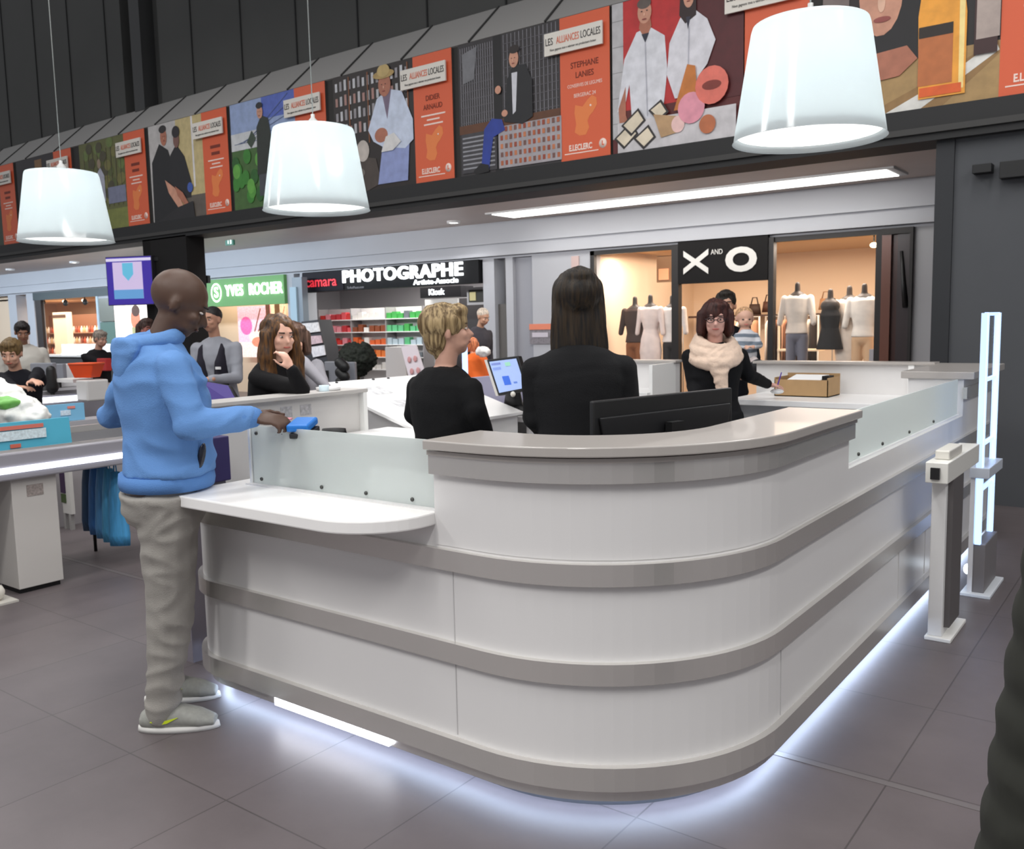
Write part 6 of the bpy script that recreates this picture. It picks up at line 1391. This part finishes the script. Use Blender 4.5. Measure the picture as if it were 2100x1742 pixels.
q = MB(); l1 = bb + HL * .045 - Z * .05 + HF * .12 + HL * .02; q.ell(l1 + Z * -.01 + HF * .03, (.07, .05, .06)); q.blob('dark_boot', mat((28, 28, 34), .6), t, .009, 2)
for k in (1, -1): MB().ell(h3(.086, .033 * k, -.002), (.006, .010, .006), fr).build('eye', mat((50, 40, 36), .3), t)
MB().ell(h3(.088, 0, -.055), (.008, .018, .006), fr).build('lips', mat((186, 106, 98), .4), t)

# woman with auburn hair, hand at her chin
b = at_depth(540, 800, 5.52)
chin = at_depth(578, 728, 5.10)
figure('young woman with long auburn hair smiling behind her raised hand', (b.x, b.y), 20, 1.665, skin=(218, 168, 146), top=(16, 15, 17), legs=(34, 34, 44), hair=(48, 32, 22), hair2=(104, 68, 30), hstyle='wavy', head=(-30, 6, 0), fem=True, girth=1.05, voxel=.010, wr=.004, lean=10, hs=1.06,
       arms={'r': (at_depth(618, 800, 5.22), at_depth(598, 757, 5.16), Z * .9 - IR * .42, -IR + IA * .5, .7), 'l': (at_depth(590, 802, 5.55), at_depth(594, 808, 5.35), IR - IA * .3, -Z, .6)})
b = at_depth(600, 760, 6.3)
figure('woman in a grey top mostly hidden behind the auburn-haired woman', (b.x, b.y), -20, 1.62, skin=(200, 152, 130), top=(142, 140, 146), legs=(60, 60, 70), hair=(60, 44, 36), hstyle='bob', head=(-20, 8, 0), fem=True, voxel=.013, lean=6,
       arms={'r': (at_depth(622, 745, 6.1), at_depth(672, 798, 6.1), IR - Z * .2, -Z, .4), 'l': (at_depth(650, 750, 6.4), at_depth(668, 796, 6.3), IR, -Z, .4)})
# staff man with waistcoat
b = at_depth(446, 760, 8.6)
m = figure('man with short dark hair, grey shirt and dark waistcoat glancing at camera', (b.x, b.y), -62, 1.80, skin=(186, 138, 114), top=(150, 152, 160), legs=(40, 40, 56), hair=(24, 22, 22), hstyle='buzz', head=(-8, 2, 0), girth=1.0, voxel=.012, wr=.007, topname='shirt',
       arms={'l': (at_depth(486, 776, 8.5), at_depth(432, 778, 8.2), -IR, -Z, .4), 'r': (at_depth(402, 778, 8.55), at_depth(412, 786, 8.3), -IA, -Z, .4)})
q = MB(); T = m['T']; H_ = 1.76
for k in (1, -1): q.loft([(T(.52, .02, .045 * k), m['L'] * .075 * 1.0, m['F'] * .155), (T(.62, .02, .045 * k), m['L'] * .072, m['F'] * .15), (T(.72, .014, .05 * k), m['L'] * .07, m['F'] * .152), (T(.79, .0, .058 * k), m['L'] * .045, m['F'] * .125), (T(.825, -.005, .045 * k), m['L'] * .03, m['F'] * .07)], 20)
vest = q.blob('waistcoat', cloth((38, 36, 46)), m['t'], .011, 2)
bgp = T(.69, .10, .055); MB().box(tuple(bgp - V(.03, .01, .012)), tuple(bgp + V(.03, .01, .012))).build('name_badge', mat((236, 236, 236), .4), vest)
# people at the tills
b = at_depth(44, 780, 7.85)
figure('seated cashier with brown quiff and black shirt looking down at the till', (b.x, b.y), -58, 1.76, skin=(206, 158, 134), top=(18, 18, 26), legs=(30, 30, 36), hair=(84, 66, 40), hair2=(122, 98, 62), hstyle='short', head=(16, 18, 0), voxel=.012, sit=.20, lean=6,
       arms={'l': (at_depth(78, 765, 7.7), at_depth(66, 782, 7.4), IR * .6 - IA * .5, -Z, .5), 'r': (at_depth(2, 775, 7.8), at_depth(30, 795, 7.5), IR, -Z, .5)})
t = thing('stool', (b.x, b.y, 0), 'plain dark stool under the seated cashier at the left', 'stool')
MB().lathe((b.x, b.y, .62), [(.001, 0), (.18, 0), (.18, .05), (.001, .06)], 24).build('seat', M_BLACK, t); MB().tube([(b.x, b.y, .02), (b.x, b.y, .62)], .025, 10).build('column', M_GREY, t); MB().lathe((b.x, b.y, 0), [(.001, 0), (.22, 0), (.2, .03), (.001, .04)], 24).build('base', M_GREY, t)
b = at_depth(52, 760, 10.8)
figure('dark-haired man in a white T-shirt bending behind the seated cashier', (b.x, b.y), -30, 1.74, skin=(150, 106, 84), top=(206, 202, 194), legs=(60, 60, 70), hair=(28, 24, 24), hstyle='short', head=(10, 20, 0), voxel=.014, girth=1.15, lean=4, sleeve='short', topname='t_shirt')
b = at_depth(196, 740, 12.0)
figure('grey-haired person in a black coat standing beyond the orange basket', (b.x, b.y), 10, 1.62, skin=(196, 150, 130), top=(24, 22, 26), legs=(30, 30, 34), hair=(108, 100, 92), hstyle='short', head=(0, 16, 0), voxel=.016, girth=1.1, lean=6,
       arms={'r': (at_depth(200, 742, 11.8), at_depth(218, 748, 11.7), IR, -Z, .5), 'l': (at_depth(215, 745, 12.2), at_depth(222, 748, 11.9), IR, -Z, .5)})
c = at_depth(213, 748, 11.6); tag(box('red_purse', (c.x - .1, c.y - .04, c.z - .08), (c.x + .12, c.y + .04, c.z + .08), mat((190, 50, 50), .5), None, .01), 'small red purse held by the person in the black coat', 'purse')
b = at_depth(306, 740, 10.5)
figure('person with dark brown hair just left of the bald head, below the screen', (b.x, b.y), -40, 1.72, skin=(150, 90, 80), top=(60, 40, 44), legs=(40, 40, 44), hair=(44, 30, 26), hstyle='bob', voxel=.016, fem=True, head=(0, 0, 0))
b = at_depth(977, 720, 13.6)
figure('grey-haired man in a dark grey jacket outside the photo shop', (b.x, b.y), -10, 1.84, skin=(190, 146, 120), top=(66, 64, 70), legs=(50, 50, 60), hair=(150, 140, 128), hstyle='buzz', voxel=.018, head=(0, 22, 0), lean=8)
b = at_depth(982, 740, 12.6)
figure('person in a bright orange coat stooping in front of the grey-jacketed man', (b.x, b.y), 160, 1.42, skin=(206, 150, 120), top=(222, 104, 44), legs=(44, 38, 42), hair=(150, 90, 60), hstyle='bob', voxel=.016, girth=1.25, lean=18, fem=True)
c = at_depth(990, 722, 12.42); q = MB(); q.ell(c, (.12, .07, .08)); o = q.blob('white_bag', mat((236, 232, 226), .6), None, .016, 1, crum(14, .02), tuple(c)); tag(o, 'white bag hanging beside the person in the orange coat', 'bag')
c = at_depth(952, 760, 11.5)
t = thing('security_gate', (c.x, c.y, 0), 'small glowing blue security gate behind the short-haired woman', 'security gate')
MB().box((c.x - .03, c.y, .3), (c.x + .03, c.y + .04, c.z + .30)).build('light_bar', M_BLUE, t); MB().box((c.x - .4, c.y, c.z - .02), (c.x, c.y + .04, c.z + .02)).build('cross_bar', M_BLUE, t); MB().box((c.x - .4, c.y - .1, 0), (c.x + .06, c.y + .15, .3)).build('base', M_GREY, t)

# bystander cut by the lower right corner: dark quilted coat
b = at_depth(2306, 1560, 1.62)
AR = lambda u, f, z: V(b.x, b.y, z) + IA * u + IR * f
t = thing('person', (b.x, b.y, 0), 'bystander in a dark quilted coat, cut off at the lower right corner', 'person')
q = MB(); q.loft([((b.x, b.y, z), Vector((a * .95, 0, 0)), Vector((0, c_, 0))) for z, a, c_ in ((1.0, .13, .10), (.85, .15, .11), (.5, .06, .06))], 16)
for k in (1, -1): q.cap(AR(.07 * k, 0, .9), AR(.08 * k, 0, .08), .06, .04)
q.loft([((b.x, b.y, z), Vector((a, 0, 0)), Vector((0, c_, 0))) for z, a, c_ in ((.95, .12, .10), (1.2, .13, .10), (1.38, .16, .10), (1.44, .06, .05))], 18); q.cap((b.x, b.y, 1.42), (b.x, b.y, 1.52), .05, .05); q.ell((b.x, b.y, 1.62), (.08, .09, .11)); q.ell((b.x - .02, b.y + .06, 1.58), (.05, .05, .06))
for k in (1, -1): q.cap(AR(.16 * k, 0, 1.36), AR(.19 * k, 0, 1.08), .04, .035); q.cap(AR(.19 * k, 0, 1.08), AR(.16 * k, .16, .95), .033, .024); hand(q, AR(.16 * k, .16, .95), IR, V(0, 0, -1), -k, .95, .5)
q.blob('body', skinm((200, 156, 134)), t, .012, 2)
q = MB(); rg = []
for i in range(40):
    z = .42 + i * .025; ph = abs(math.sin(z * PI / .10)); rr = .235 - max(0, z - .45) * .10 + (.0 if z < 1.3 else -(z - 1.3) * .35); rg.append(((b.x, b.y, z), Vector((rr + .012 * ph, 0, 0)), Vector((0, (rr + .012 * ph) * .8, 0))))
q.loft(rg, 36)
for k in (1, -1): q.cap(AR(.14 * k, 0, 1.34), AR(.19 * k, 0, 1.08), .065, .06); q.cap(AR(.19 * k, 0, 1.08), AR(.165 * k, .14, .96), .055, .045)
q.blob('quilted_coat', mat((34, 35, 28), .8), t, .012, 1, folds(.004, 8))
q = MB()
for k in (1, -1): q.cap(AR(.07 * k, 0, .80), AR(.08 * k, 0, .06), .085, .055)
q.blob('trousers', cloth((30, 30, 34)), t, .012, 2)
for k in (1, -1): q = MB(); q.ell(AR(.08 * k, .05, .045), (.13, .06, .045), rotz(YAW)); q.build('shoe', M_BLACK, t)
q = MB(); q.ell((b.x, b.y - .015, 1.64), (.09, .10, .11)); q.blob('hair', hairm((40, 32, 26)), t, .012, 1, strands(.008))
